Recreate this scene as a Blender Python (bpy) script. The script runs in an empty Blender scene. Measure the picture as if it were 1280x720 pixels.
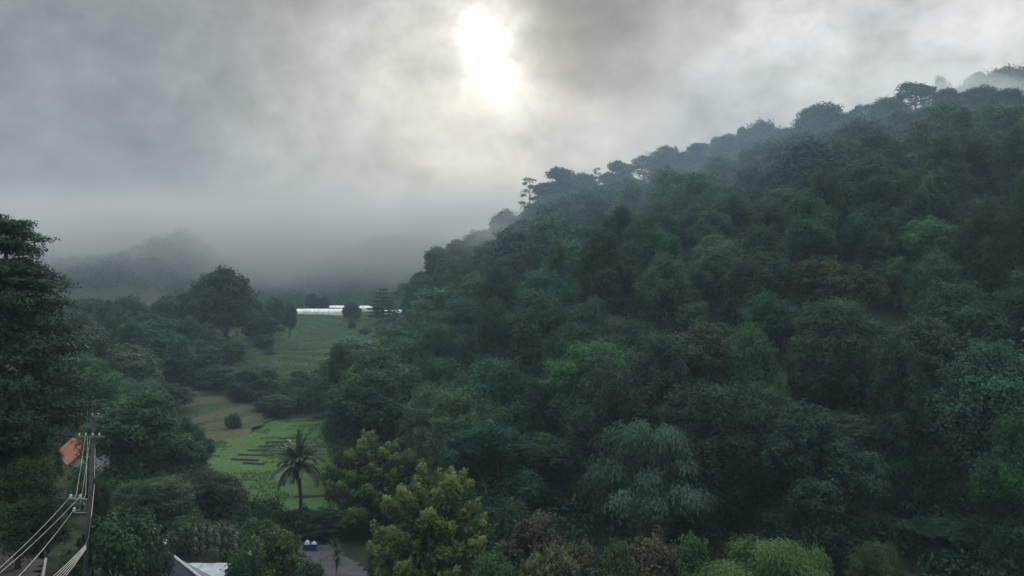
import bpy, math, random
import numpy as np
from mathutils import Vector, Matrix, Euler

# ------------------------------------------------------------------ camera, sky, sun, exposure
SC = bpy.context.scene
COL = SC.collection
FPX = 950.0                                   # focal length in pixels of a 1280 wide picture
HORIZON = 390.0
PITCH = math.atan((HORIZON - 360.0) / FPX)
cam_d = bpy.data.cameras.new('camera')
cam = bpy.data.objects.new('camera', cam_d)
COL.objects.link(cam)
cam_d.sensor_width = 36.0
cam_d.lens = 36.0 * FPX / 1280.0
cam_d.clip_start = 0.5
cam_d.clip_end = 6000
cam.location = (0, 0, 0)
cam.rotation_euler = (math.pi / 2 + PITCH, 0, 0)
SC.camera = cam


def P(u, v, d):
    """the world point seen at pixel (u, v) of the 1280 x 720 picture at y = d"""
    cx, cy, cz = (u - 640.0) / FPX, (360.0 - v) / FPX, 1.0
    c, s = math.cos(PITCH), math.sin(PITCH)
    fy = cz * c - cy * s
    fz = cz * s + cy * c
    return Vector((cx / fy * d, d, fz / fy * d))


def proj(x, y, z):
    c, s = math.cos(PITCH), math.sin(PITCH)
    f = y * c + z * s
    up = -y * s + z * c
    return 640.0 + FPX * x / f, 360.0 - FPX * up / f


SUN_DIR = P(612, 70, 1.0).normalized()
SUN_EL = math.asin(SUN_DIR.z)
SUN_AZ = math.atan2(SUN_DIR.x, SUN_DIR.y)

world = bpy.data.worlds.new('World')
SC.world = world
world.use_nodes = True
wt = world.node_tree
wt.nodes.clear()


class NT:
    """tiny helper to write node maths"""

    def __init__(self, tree):
        self.t = tree

    def n(self, typ, **kw):
        nd = self.t.nodes.new(typ)
        for k, v in kw.items():
            setattr(nd, k, v)
        return nd

    def link(self, a, b):
        self.t.links.new(a, b)

    def put(self, sock, val):
        if isinstance(val, bpy.types.NodeSocket):
            self.t.links.new(val, sock)
        else:
            sock.default_value = val

    def math(self, op, a, b=0.0, c=0.0):
        nd = self.n('ShaderNodeMath', operation=op)
        self.put(nd.inputs[0], a)
        self.put(nd.inputs[1], b)
        self.put(nd.inputs[2], c)
        return nd.outputs[0]

    def vmath(self, op, a, b=(0, 0, 0)):
        nd = self.n('ShaderNodeVectorMath', operation=op)
        self.put(nd.inputs[0], a)
        self.put(nd.inputs[1], b)
        return nd

    def scale(self, vec, fac):
        nd = self.n('ShaderNodeVectorMath', operation='SCALE')
        self.put(nd.inputs[0], vec)
        self.put(nd.inputs['Scale'], fac)
        return nd.outputs[0]

    def noise(self, vec, sc, detail=4.0, rough=0.55, dist=0.0):
        nd = self.n('ShaderNodeTexNoise')
        self.put(nd.inputs['Vector'], vec)
        nd.inputs['Scale'].default_value = sc
        nd.inputs['Detail'].default_value = detail
        nd.inputs['Roughness'].default_value = rough
        nd.inputs['Distortion'].default_value = dist
        return nd

    def ramp(self, fac, a, b, smooth=True):
        nd = self.n('ShaderNodeMapRange')
        nd.interpolation_type = 'SMOOTHSTEP' if smooth else 'LINEAR'
        self.put(nd.inputs['Value'], fac)
        nd.inputs['From Min'].default_value = a
        nd.inputs['From Max'].default_value = b
        return nd.outputs['Result']

    def mixc(self, fac, a, b, blend='MIX'):
        nd = self.n('ShaderNodeMix', data_type='RGBA', blend_type=blend)
        self.put(nd.inputs['Factor'], fac)
        self.put(nd.inputs['A'], a if isinstance(a, bpy.types.NodeSocket) else (*a, 1.0))
        self.put(nd.inputs['B'], b if isinstance(b, bpy.types.NodeSocket) else (*b, 1.0))
        return nd.outputs['Result']


W = NT(wt)
tc = W.n('ShaderNodeTexCoord')
dirv = tc.outputs['Generated']
wob1 = W.noise(dirv, 4.5, 6, 0.58)
wob2 = W.noise(dirv, 15.0, 5, 0.6)
off = W.vmath('ADD', W.scale(W.vmath('SUBTRACT', wob1.outputs['Color'], (.5, .5, .5)).outputs[0], .17),
              W.scale(W.vmath('SUBTRACT', wob2.outputs['Color'], (.5, .5, .5)).outputs[0], .03)).outputs[0]
wdir = W.vmath('NORMALIZE', W.vmath('ADD', dirv, off).outputs[0]).outputs[0]
# broad light and dark patches of the cloud deck: (u, v, spread in pixels, colour added)
LOBES = [
    (602, 34, 20, (.62, .62, .60)), (613, 72, 21, (.72, .72, .70)), (620, 104, 16, (.38, .38, .36)), (610, 75, 42, (.22, .215, .20)),
    (612, 90, 62, (.20, .19, .165)), (610, 170, 150, (.13, .112, .082)), (640, 235, 120, (.16, .12, .07)), (540, 250, 110, (.07, .058, .04)),
    (1230, 10, 180, (.19, .19, .178)), (1000, 10, 120, (.13, .13, .124)), (1140, 70, 130, (.06, .06, .057)), (950, 110, 110, (.05, .05, .048)),
    (440, 110, 44, (.13, .13, .12)), (330, 120, 60, (.08, .08, .075)), (480, 10, 60, (.14, .14, .135)), (380, 160, 90, (.03, .03, .028)),
    (735, 25, 62, (-.25, -.245, -.24)), (850, 75, 70, (-.06, -.055, -.055)), (180, 50, 170, (-.055, -.05, -.047)),
    (350, 40, 80, (-.06, -.06, -.055)), (555, 95, 32, (-.12, -.10, -.09)), (560, 150, 40, (-.05, -.045, -.04)), (80, 320, 220, (-.085, -.08, -.07)), (300, 330, 180, (-.04, -.04, -.035)),
]
acc = None
for u, v, sg, colr in LOBES:
    dd = P(u, v, 1.0).normalized()
    dot = W.vmath('DOT_PRODUCT', wdir, tuple(dd)).outputs['Value']
    s2 = (sg / FPX) ** 2
    e = W.math('POWER', math.e, W.math('MULTIPLY', W.math('SUBTRACT', dot, 1.0), 1.0 / s2))
    cv = W.scale(colr, e)
    acc = cv if acc is None else W.vmath('ADD', acc, cv).outputs[0]
sep = W.n('ShaderNodeSeparateXYZ')
W.link(dirv, sep.inputs[0])
zen = W.ramp(sep.outputs['Z'], 0.36, 0.85)
base = W.vmath('ADD', (.318, .315, .305), W.scale((1.25, 1.36, 1.40), zen)).outputs[0]
cl1 = W.noise(W.vmath('MULTIPLY', dirv, (1.0, 1.0, 1.5)).outputs[0], 6.5, 9, 0.58, 0.15)
cl2 = W.noise(dirv, 22.0, 6, 0.62, 0.3)
tex = W.math('ADD', W.math('MULTIPLY', cl1.outputs['Fac'], 1.7), W.math('MULTIPLY', cl2.outputs['Fac'], 0.75))
tex = W.math('ADD', tex, -0.225)
# calmer towards the horizon, where mist evens the cloud out
calm = W.ramp(sep.outputs['Z'], -0.02, 0.16)
texm = W.math('ADD', W.math('MULTIPLY', W.math('SUBTRACT', tex, 1.0), calm), 1.0)
cloud = W.scale(W.vmath('ADD', base, acc).outputs[0], texm)
cloud = W.vmath('MAXIMUM', cloud, (.05, .05, .05)).outputs[0]
bg_c = W.n('ShaderNodeBackground')
W.link(cloud, bg_c.inputs['Color'])
bg_c.inputs['Strength'].default_value = 1.0
sky = W.n('ShaderNodeTexSky', sky_type='NISHITA')
sky.sun_disc = False
sky.sun_elevation = SUN_EL
sky.sun_rotation = SUN_AZ
bg_s = W.n('ShaderNodeBackground')
W.link(sky.outputs[0], bg_s.inputs['Color'])
bg_s.inputs['Strength'].default_value = 0.08
mixs = W.n('ShaderNodeMixShader')
mixs.inputs[0].default_value = 0.93           # cloud cover
W.link(bg_s.outputs[0], mixs.inputs[1])
W.link(bg_c.outputs[0], mixs.inputs[2])
wout = W.n('ShaderNodeOutputWorld')
W.link(mixs.outputs[0], wout.inputs['Surface'])

sun_d = bpy.data.lights.new('sun', 'SUN')
sun_d.energy = 0.9
sun_d.angle = math.radians(14)
sun_d.color = (1.0, .93, .82)
sun = bpy.data.objects.new('sun', sun_d)
COL.objects.link(sun)
sun.rotation_euler = SUN_DIR.to_track_quat('Z', 'Y').to_euler()
sun.location = (0, 0, 200)

SC.view_settings.view_transform = 'Standard'
SC.view_settings.look = 'None'
SC.view_settings.exposure = 0.25
SC.view_settings.gamma = 1.0
SC.view_settings.use_curve_mapping = False
SC.render.engine = 'CYCLES'
SC.cycles.max_bounces = 6
SC.cycles.diffuse_bounces = 3
SC.cycles.glossy_bounces = 2
SC.cycles.transmission_bounces = 3
SC.cycles.volume_bounces = 4
SC.cycles.transparent_max_bounces = 8
SC.cycles.use_denoising = True
SC.cycles.volume_step_rate = 1.0
SC.cycles.volume_max_steps = 128


# ------------------------------------------------------------------ object helpers
def tag(o, label=None, cat=None, group=None, kind=None):
    if label:
        o['label'] = label
    if cat:
        o['category'] = cat
    if group:
        o['group'] = group
    if kind:
        o['kind'] = kind
    return o


def empty(name, loc, rz=0.0):
    o = bpy.data.objects.new(name, None)
    o.empty_display_size = 0.5
    o.location = loc
    o.rotation_euler = (0, 0, rz)
    COL.objects.link(o)
    return o


def link_mesh(name, me, parent=None, loc=None):
    o = bpy.data.objects.new(name, me)
    COL.objects.link(o)
    if parent is not None:
        o.parent = parent
    if loc is not None:
        o.location = loc
    return o


class MB:
    """collects boxes, tubes, quads and builds ONE mesh"""

    def __init__(self):
        self.v, self.f, self.m = [], [], []

    def add(self, vs, fs, mi=0):
        n = len(self.v)
        self.v += [tuple(p) for p in vs]
        self.f += [tuple(i + n for i in f) for f in fs]
        self.m += [mi] * len(fs)
        return self

    def box(self, c, s, rz=0.0, mi=0):
        hx, hy, hz = s[0] / 2, s[1] / 2, s[2] / 2
        cr, sr = math.cos(rz), math.sin(rz)
        vs = []
        for z in (-hz, hz):
            for x, y in ((-hx, -hy), (hx, -hy), (hx, hy), (-hx, hy)):
                vs.append((c[0] + x * cr - y * sr, c[1] + x * sr + y * cr, c[2] + z))
        return self.add(vs, [(0, 3, 2, 1), (4, 5, 6, 7), (0, 1, 5, 4), (1, 2, 6, 5), (2, 3, 7, 6), (3, 0, 4, 7)], mi)

    def tube(self, pts, radii, sides=6, mi=0, cap=True):
        pts = [Vector(p) for p in pts]
        if not hasattr(radii, '__len__'):
            radii = [radii] * len(pts)
        vs, fs = [], []
        n = len(pts)
        ref = Vector((0.31, 0.95, 0.05))
        for i, p in enumerate(pts):
            t = (pts[min(i + 1, n - 1)] - pts[max(i - 1, 0)]).normalized()
            a = t.cross(ref)
            if a.length < 1e-3:
                a = t.cross(Vector((1, 0, 0)))
            a.normalize()
            b = t.cross(a)
            for k in range(sides):
                an = 2 * math.pi * k / sides
                vs.append(p + (a * math.cos(an) + b * math.sin(an)) * radii[i])
        for i in range(n - 1):
            for k in range(sides):
                k2 = (k + 1) % sides
                fs.append((i * sides + k, i * sides + k2, (i + 1) * sides + k2, (i + 1) * sides + k))
        if cap:
            fs.append(tuple(range(sides - 1, -1, -1)))
            fs.append(tuple((n - 1) * sides + k for k in range(sides)))
        return self.add(vs, fs, mi)

    def mesh(self, name, mats, smooth=False):
        me = bpy.data.meshes.new(name)
        me.from_pydata(self.v, [], self.f)
        for m in (mats if isinstance(mats, (list, tuple)) else [mats]):
            me.materials.append(m)
        if any(self.m):
            me.polygons.foreach_set('material_index', self.m)
        if smooth:
            me.polygons.foreach_set('use_smooth', [True] * len(self.f))
        me.update()
        return me

    def build(self, name, mats, parent=None, smooth=False, loc=None):
        return link_mesh(name, self.mesh(name, mats, smooth), parent, loc)


# ------------------------------------------------------------------ materials
def new_mat(name):
    m = bpy.data.materials.new(name)
    m.use_nodes = True
    m.node_tree.nodes.clear()
    return m, NT(m.node_tree)


def foliage_mat(name, col, tip=None, transl=0.3, rough=0.6, spec=0.2, vary=1.0):
    m, T = new_mat(name)
    info = T.n('ShaderNodeObjectInfo')
    att = T.n('ShaderNodeAttribute', attribute_name='tint')
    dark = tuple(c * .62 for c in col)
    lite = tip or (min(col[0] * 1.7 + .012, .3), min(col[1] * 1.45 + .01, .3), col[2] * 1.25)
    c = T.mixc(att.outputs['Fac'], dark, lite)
    h = T.n('ShaderNodeHueSaturation')
    T.put(h.inputs['Hue'], T.math('ADD', T.math('MULTIPLY', info.outputs['Random'], .022 * vary), .505 - .011 * vary))
    T.put(h.inputs['Saturation'], T.math('ADD', T.math('MULTIPLY', info.outputs['Random'], .25 * vary), 1.05 - .10 * vary))
    rnd2 = T.math('FRACT', T.math('MULTIPLY', info.outputs['Random'], 17.31))
    T.put(h.inputs['Value'], T.math('ADD', T.math('MULTIPLY', rnd2, .46 * vary), .95 - .23 * vary))
    T.link(c, h.inputs['Color'])
    b = T.n('ShaderNodeBsdfPrincipled')
    T.link(h.outputs[0], b.inputs['Base Color'])
    b.inputs['Roughness'].default_value = rough
    b.inputs['Specular IOR Level'].default_value = spec
    t = T.n('ShaderNodeBsdfTranslucent')
    T.link(h.outputs[0], t.inputs['Color'])
    mx = T.n('ShaderNodeMixShader')
    mx.inputs[0].default_value = transl
    T.link(b.outputs[0], mx.inputs[1])
    T.link(t.outputs[0], mx.inputs[2])
    o = T.n('ShaderNodeOutputMaterial')
    T.link(mx.outputs[0], o.inputs['Surface'])
    return m


def plain_mat(name, col, rough=.7, metal=0.0, vary=.25, scale=3.0, spec=.3, col2=None, bump=0.0):
    m, T = new_mat(name)
    tcn = T.n('ShaderNodeTexCoord')
    nz = T.noise(tcn.outputs['Object'], scale, 6, .6)
    c = T.mixc(T.ramp(nz.outputs['Fac'], .3, .7), tuple(x * (1 - vary) for x in col), col2 or tuple(min(1, x * (1 + vary)) for x in col))
    b = T.n('ShaderNodeBsdfPrincipled')
    T.link(c, b.inputs['Base Color'])
    b.inputs['Roughness'].default_value = rough
    b.inputs['Metallic'].default_value = metal
    b.inputs['Specular IOR Level'].default_value = spec
    if bump:
        bp = T.n('ShaderNodeBump')
        bp.inputs['Strength'].default_value = bump
        T.link(nz.outputs['Fac'], bp.inputs['Height'])
        T.link(bp.outputs[0], b.inputs['Normal'])
    o = T.n('ShaderNodeOutputMaterial')
    T.link(b.outputs[0], o.inputs['Surface'])
    return m


TONES = {
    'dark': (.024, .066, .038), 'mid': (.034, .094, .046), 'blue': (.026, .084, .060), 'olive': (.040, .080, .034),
    'pale': (.056, .130, .068), 'russet': (.050, .060, .043), 'lime': (.066, .138, .054), 'bamboo': (.046, .108, .078),
    'yellow': (.125, .150, .034), 'silver': (.095, .125, .080),
}
FM = {k: foliage_mat('foliage_' + k, c, vary=.25 if k in ('bamboo', 'lime', 'russet') else 1.0) for k, c in TONES.items()}
FM['yellow'] = foliage_mat('foliage_yellow', (.066, .106, .044), tip=(.215, .295, .09), transl=.35, vary=0.0)
FM['moss'] = foliage_mat('foliage_moss', (.050, .096, .040), tip=(.175, .265, .08), transl=.35, vary=0.0)
FM['palm'] = foliage_mat('foliage_palm', (.042, .078, .042), transl=.25, rough=.4, spec=.5)
FM['strap'] = foliage_mat('foliage_strap', (.04, .075, .038), tip=(.075, .11, .058), transl=.2, rough=.5, spec=.25)
BARK = plain_mat('bark', (.055, .045, .036), rough=.9, vary=.4, scale=2.5, bump=.4)
BARK_PALE = plain_mat('bark_pale', (.13, .12, .10), rough=.9, vary=.4, scale=1.5, bump=.4)
CULM = plain_mat('culm', (.07, .09, .045), rough=.6, vary=.3)


# ------------------------------------------------------------------ terrain
# (u, distance, height relative to the eye) of the ground
CTRL = [
    # ridge of the right hill and what lies beyond it
    (480, 290, -6), (540, 285, 9), (600, 285, 17), (640, 287, 25), (680, 290, 37), (740, 290, 40), (800, 290, 46), (880, 290, 52), (960, 290, 58),
    (1080, 290, 68), (1180, 290, 73), (1280, 290, 74), (1500, 290, 82),
    (1280, 380, 106), (1180, 370, 96), (1080, 350, 80), (960, 345, 62), (800, 350, 46), (680, 350, 30), (560, 350, 8), (1500, 390, 125),
    (1280, 500, 120), (1000, 480, 60), (700, 450, 22), (560, 430, 4),
    # its slope
    (500, 255, -14), (560, 230, -5), (640, 220, 8), (640, 150, -9), (560, 160, -16), (760, 220, 21), (760, 140, -7), (900, 200, 26),
    (900, 130, -4), (1050, 200, 34), (1050, 130, 2), (1200, 200, 38), (1200, 120, 1), (1350, 200, 42), (1350, 110, 1), (1000, 85, -19), (1200, 80, -18),
    (1400, 75, -14), (800, 90, -21),
    # its foot
    (470, 230, -19), (455, 175, -24), (480, 115, -25), (560, 90, -25), (640, 76, -25), (760, 66, -26), (900, 60, -26), (1050, 58, -26), (1280, 56, -25),
    # valley floor
    (270, 105, -25), (340, 92, -25), (410, 95, -25), (400, 135, -25), (335, 130, -25), (345, 165, -24.7), (420, 172, -24.7), (285, 135, -25), (430, 110, -25),
    # brown terraces at the left of the valley, shrub band, upper terraces, greenhouse shelf
    (230, 165, -21.8), (300, 180, -21.8), (350, 182, -24.2), (215, 140, -24.2), (225, 192, -18.3), (290, 193, -19.6), (180, 160, -20), (180, 140, -22), (330, 196, -20.5), (395, 196, -23),
    (380, 225, -19.5), (300, 215, -17.5), (320, 265, -11.5), (400, 270, -11.5), (445, 268, -12), (380, 315, -3.0), (455, 318, -2.8),
    (370, 330, -1.6), (440, 332, -1.6), (500, 332, -1.6), (400, 370, -.6), (480, 372, -.6), (400, 420, 2),
    # left hill
    (280, 225, -12), (200, 230, -10), (120, 240, -9), (340, 262, -8), (230, 300, -5), (160, 128, -22), (100, 180, -12), (150, 185, -16), (0, 200, -8), (-200, 250, 2),
    (150, 90, -22), (100, 92, -19), (60, 50, -16), (0, 60, -15), (0, 120, -13), (-200, 60, -12), (-200, 120, -8),
    # near ground under the window
    (110, 40, -15.2), (0, 45, -14.4), (50, 45, -14.6), (240, 55, -20), (300, 62, -22), (420, 72, -24.6), (440, 82, -24.9), (600, 60, -24), (800, 48, -23),
    (1000, 42, -22), (1280, 36, -21), (500, 45, -21), (300, 40, -17.5),
    # far hills in the fog
    (150, 340, -6), (60, 440, 6), (170, 440, 6), (250, 440, 5), (80, 520, 30), (150, 520, 34), (205, 520, 46), (228, 520, 51), (262, 520, 32), (300, 520, 14), (340, 560, 18),
    (400, 560, 30), (460, 560, 46), (360, 470, 4), (470, 470, 4), (-200, 520, 40), (200, 650, 40), (400, 700, 60), (460, 800, 70), (0, 800, 60), (800, 700, 40), (-300, 800, 60),
    (1200, 750, 90),
]
pts = [((u - 640) / FPX * d, d, z) for u, d, z in CTRL]
pts += [(0, 0, -17), (-60, 0, -15), (60, 0, -16), (0, 22, -18), (-40, 20, -15.5), (40, 22, -17), (0, -150, -10), (-250, -100, -8), (250, -100, -8), (-300, 100, 0), (250, 40, 8),
        (-900, 300, 30), (-900, 1200, 70), (900, 100, 60), (900, 700, 120), (900, 1300, 100), (0, 1300, 80), (-900, -200, 10), (900, -200, 10)]
pts = np.array(pts, float)
_S = 100.0


def _kern(r2):
    return .5 * r2 * np.log(r2 + 1e-9)


def _tps(p):
    n = len(p)
    q = p[:, :2] / _S
    r2 = ((q[:, None] - q[None]) ** 2).sum(-1)
    A = np.zeros((n + 3, n + 3))
    A[:n, :n] = _kern(r2) + np.eye(n) * .002
    A[:n, n] = 1
    A[:n, n + 1:] = q
    A[n, :n] = 1
    A[n + 1:, :n] = q.T
    b = np.zeros(n + 3)
    b[:n] = p[:, 2]
    return q, np.linalg.solve(A, b)


_Q, _WT = _tps(pts)


def ground(x, y):
    x = np.atleast_1d(np.asarray(x, float))
    y = np.atleast_1d(np.asarray(y, float))
    sh = x.shape
    q = np.stack([x.ravel(), y.ravel()], -1) / _S
    out = np.empty(len(q))
    for i in range(0, len(q), 20000):
        k = q[i:i + 20000]
        r2 = ((k[:, None] - _Q[None]) ** 2).sum(-1)
        n = len(_Q)
        out[i:i + 20000] = _kern(r2) @ _WT[:n] + _WT[n] + k @ _WT[n + 1:]
    return out.reshape(sh)


def gz(x, y):
    return float(ground(x, y)[0])


def grid_mesh(name, X, Y, Z, mat, mask=None, smooth=True, riser=None):
    """a height sheet from 2-D arrays; mask keeps only some of the cells"""
    ny, nx = X.shape
    me = bpy.data.meshes.new(name)
    idx = np.arange(ny * nx).reshape(ny, nx)
    q = np.stack([idx[:-1, :-1], idx[:-1, 1:], idx[1:, 1:], idx[1:, :-1]], -1)
    q = q.reshape(-1, 4) if mask is None else q[mask]
    used = np.unique(q)
    re = np.zeros(ny * nx, int)
    re[used] = np.arange(len(used))
    q = re[q]
    V = np.stack([X.ravel(), Y.ravel(), Z.ravel()], -1)[used]
    fill_quads(me, V, q)
    me.polygons.foreach_set('use_smooth', np.full(len(q), smooth))
    me.materials.append(mat)
    if riser is not None:
        a = me.attributes.new('riser', 'FLOAT', 'POINT')
        a.data.foreach_set('value', riser.ravel()[used].astype(np.float32))
    return me


def fill_quads(me, V, q):
    me.vertices.add(len(V))
    me.vertices.foreach_set('co', np.ascontiguousarray(V, dtype=np.float32).ravel())
    me.loops.add(len(q) * 4)
    me.loops.foreach_set('vertex_index', np.ascontiguousarray(q, dtype=np.int32).ravel())
    me.polygons.add(len(q))
    me.polygons.foreach_set('loop_start', np.arange(len(q), dtype=np.int32) * 4)
    me.update(calc_edges=True)


def forest_floor_mat():
    m, T = new_mat('forest_floor')
    t = T.n('ShaderNodeTexCoord')
    a = T.noise(t.outputs['Object'], .06, 8, .65)
    b = T.noise(t.outputs['Object'], .9, 6, .7)
    c = T.mixc(T.ramp(a.outputs['Fac'], .35, .65), (.022, .034, .018), (.040, .052, .026))
    c = T.mixc(T.math('MULTIPLY', T.ramp(b.outputs['Fac'], .45, .7), .6), c, (.045, .038, .026))
    p = T.n('ShaderNodeBsdfPrincipled')
    T.link(c, p.inputs['Base Color'])
    p.inputs['Roughness'].default_value = .95
    p.inputs['Specular IOR Level'].default_value = .1
    bp = T.n('ShaderNodeBump')
    bp.inputs['Strength'].default_value = .8
    bp.inputs['Distance'].default_value = .4
    T.link(b.outputs['Fac'], bp.inputs['Height'])
    T.link(bp.outputs[0], p.inputs['Normal'])
    o = T.n('ShaderNodeOutputMaterial')
    T.link(p.outputs[0], o.inputs['Surface'])
    return m


def grass_mat(name, c1, c2, c3, stripe=0.0, riser=(.050, .046, .026)):
    m, T = new_mat(name)
    t = T.n('ShaderNodeTexCoord')
    a = T.noise(t.outputs['Object'], .10, 6, .6)
    b = T.noise(t.outputs['Object'], 1.6, 6, .7)
    c = T.mixc(T.ramp(a.outputs['Fac'], .36, .64), c1, c2)
    c = T.mixc(T.math('MULTIPLY', T.ramp(b.outputs['Fac'], .42, .72), .55), c, c3)
    if stripe:
        ra = T.n('ShaderNodeAttribute', attribute_name='riser')
        c = T.mixc(T.math('MULTIPLY', ra.outputs['Fac'], stripe), c, riser)
    p = T.n('ShaderNodeBsdfPrincipled')
    T.link(c, p.inputs['Base Color'])
    p.inputs['Roughness'].default_value = .9
    p.inputs['Specular IOR Level'].default_value = .15
    bp = T.n('ShaderNodeBump')
    bp.inputs['Strength'].default_value = .6
    bp.inputs['Distance'].default_value = .25
    T.link(b.outputs['Fac'], bp.inputs['Height'])
    T.link(bp.outputs[0], p.inputs['Normal'])
    o = T.n('ShaderNodeOutputMaterial')
    T.link(p.outputs[0], o.inputs['Surface'])
    return m


def axis(lo, hi, a, b, fine, coarse):
    return np.unique(np.concatenate([np.arange(lo, a, coarse), np.arange(a, b, fine), np.arange(b, hi + 1, coarse)]))


ax = axis(-1000, 1000, -240, 300, 4.0, 40.0)
ay = axis(-200, 1320, 16, 430, 4.0, 30.0)
GX, GY = np.meshgrid(ax, ay)
rs = np.random.RandomState(5)


def wav(x, y, s, seed):
    r = np.random.RandomState(seed)
    z = np.zeros_like(np.asarray(x, float))
    for k in range(6):
        a, ph = r.uniform(0, 6.28), r.uniform(0, 6.28)
        f = r.uniform(.6, 1.8) / s
        z = z + np.sin((x * math.cos(a) + y * math.sin(a)) * f * 6.28 + ph)
    return z / 6.0


GZ = ground(GX, GY)
terrain = link_mesh('terrain', grid_mesh('terrain', GX, GY, GZ, forest_floor_mat()))
tag(terrain, 'dark leaf-littered ground of the valley and its wooded hills', 'terrain', kind='structure')


def in_poly(px, py, poly):
    c = np.zeros(px.shape, bool)
    n = len(poly)
    for i in range(n):
        x1, y1 = poly[i]
        x2, y2 = poly[(i + 1) % n]
        k = ((y1 > py) != (y2 > py)) & (px < (x2 - x1) * (py - y1) / (y2 - y1 + 1e-12) + x1)
        c ^= k
    return c


def patch(name, poly_ud, step, mat, lift, kind_fn=None, rag=1.5):
    """a draped sheet over a polygon given as (u, distance) corners"""
    poly = [((u - 640) / FPX * d, d) for u, d in poly_ud]
    xs = [p[0] for p in poly]
    ys = [p[1] for p in poly]
    X, Y = np.meshgrid(np.arange(min(xs) - 2, max(xs) + 2, step), np.arange(min(ys) - 2, max(ys) + 2, step))
    Z = ground(X, Y)
    if kind_fn:
        Z = kind_fn(X, Y, Z)
    Z = Z + lift
    cx = (X[:-1, :-1] + X[1:, 1:]) / 2
    cy = (Y[:-1, :-1] + Y[1:, 1:]) / 2
    m = in_poly(cx + rag * wav(cx, cy, 9, 3), cy + rag * wav(cx, cy, 9, 4), poly)
    rv = RISER.pop() if RISER else None
    return grid_mesh(name, X, Y, Z, mat, m, riser=rv), poly


RISER = []


def terrace(step, wob, amount=.85):
    def fn(X, Y, Z):
        q = (Z + wob * wav(X, Y, 40, 8)) / step
        k = np.floor(q)
        f = q - k
        f2 = np.clip((f - .66) / .34, 0, 1)
        RISER[:] = [np.clip(4 * f2 * (1 - f2) * 1.3, 0, 1)]
        f2 = f2 * f2 * (3 - 2 * f2)
        return Z + ((k + f2) - q) * step * amount + step * .5 * amount
    return fn


FIELD = [(262, 96), (258, 120), (268, 142), (300, 160), (335, 170), (370, 178), (430, 180), (440, 165), (425, 140), (430, 110), (440, 92), (340, 86)]
me, FIELD_P = patch('meadow', FIELD, .8, grass_mat('meadow_grass', (.046, .104, .028), (.074, .142, .036), (.042, .076, .024)), .12)
tag(link_mesh('lawn', me), 'bright green grass floor of the valley round the palm', 'field', kind='structure')
UPPER = [(275, 205), (282, 225), (300, 262), (318, 300), (345, 322), (375, 328), (470, 328), (478, 300), (474, 262), (462, 235), (430, 215), (380, 205)]
me, UPPER_P = patch('terraced_field', UPPER, .6, grass_mat('terrace_grass', (.040, .086, .030), (.052, .104, .036), (.045, .065, .030), .5), .25, terrace(1.3, 2.2, .95))
tag(link_mesh('terraced_field', me), 'green stepped field climbing to the white greenhouses', 'field', kind='structure')
BROWN = [(205, 128), (198, 150), (205, 172), (240, 190), (300, 190), (352, 184), (350, 176), (318, 160), (272, 140), (250, 122)]
me, BROWN_P = patch('terraced_slope', BROWN, .4, grass_mat('terrace_dry', (.034, .060, .026), (.046, .066, .030), (.032, .052, .024), .9, (.100, .092, .052)), .2, terrace(1.25, .8, .95))
tag(link_mesh('terraced_slope', me), 'brownish stepped bank at the left edge of the valley', 'field', kind='structure')
FARF = [(75, 400), (85, 445), (130, 470), (250, 468), (275, 430), (240, 395)]
me, _ = patch('hill_terraces', FARF, 2.0, grass_mat('terrace_far', (.050, .056, .036), (.058, .062, .038), (.04, .05, .03), .6, (.08, .075, .05)), .3, terrace(1.6, .6, .95))
tag(link_mesh('hill_terraces', me), 'dry stepped terraces at the foot of the fogged left hill', 'terraces', kind='structure')
ASPHALT = plain_mat('asphalt', (.062, .060, .062), rough=.85, vary=.3, scale=1.2)
me, _ = patch('road', [(370, 60), (366, 76), (386, 83), (420, 80), (448, 76), (472, 70), (500, 58)], .7, ASPHALT, .10, rag=.25)
tag(link_mesh('road', me), 'grey paved yard below the yellow-green trees', 'road', kind='structure')
me, ROAD_P = patch('lane', [(-40, 36), (-40, 49), (30, 50), (60, 47.5), (57, 43), (46, 36)], .6, plain_mat('lane_asphalt', (.075, .066, .064), rough=.85, vary=.25, scale=1.0), .10, rag=.12)
tag(link_mesh('lane', me), 'brown-grey lane at the lower left under the wires', 'road', kind='structure')
kb = MB()
edge = [((u - 640) / FPX * d, d) for u, d in ((46.5, 36), (57.5, 43), (60.5, 47.5))]
kb.tube([(x + .12, y, gz(x, y) + .14) for x, y in edge], .1, 4)
tag(kb.build('kerb', plain_mat('kerb', (.42, .42, .40), rough=.8)), 'pale kerb along the lane', 'kerb', kind='structure')


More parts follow.
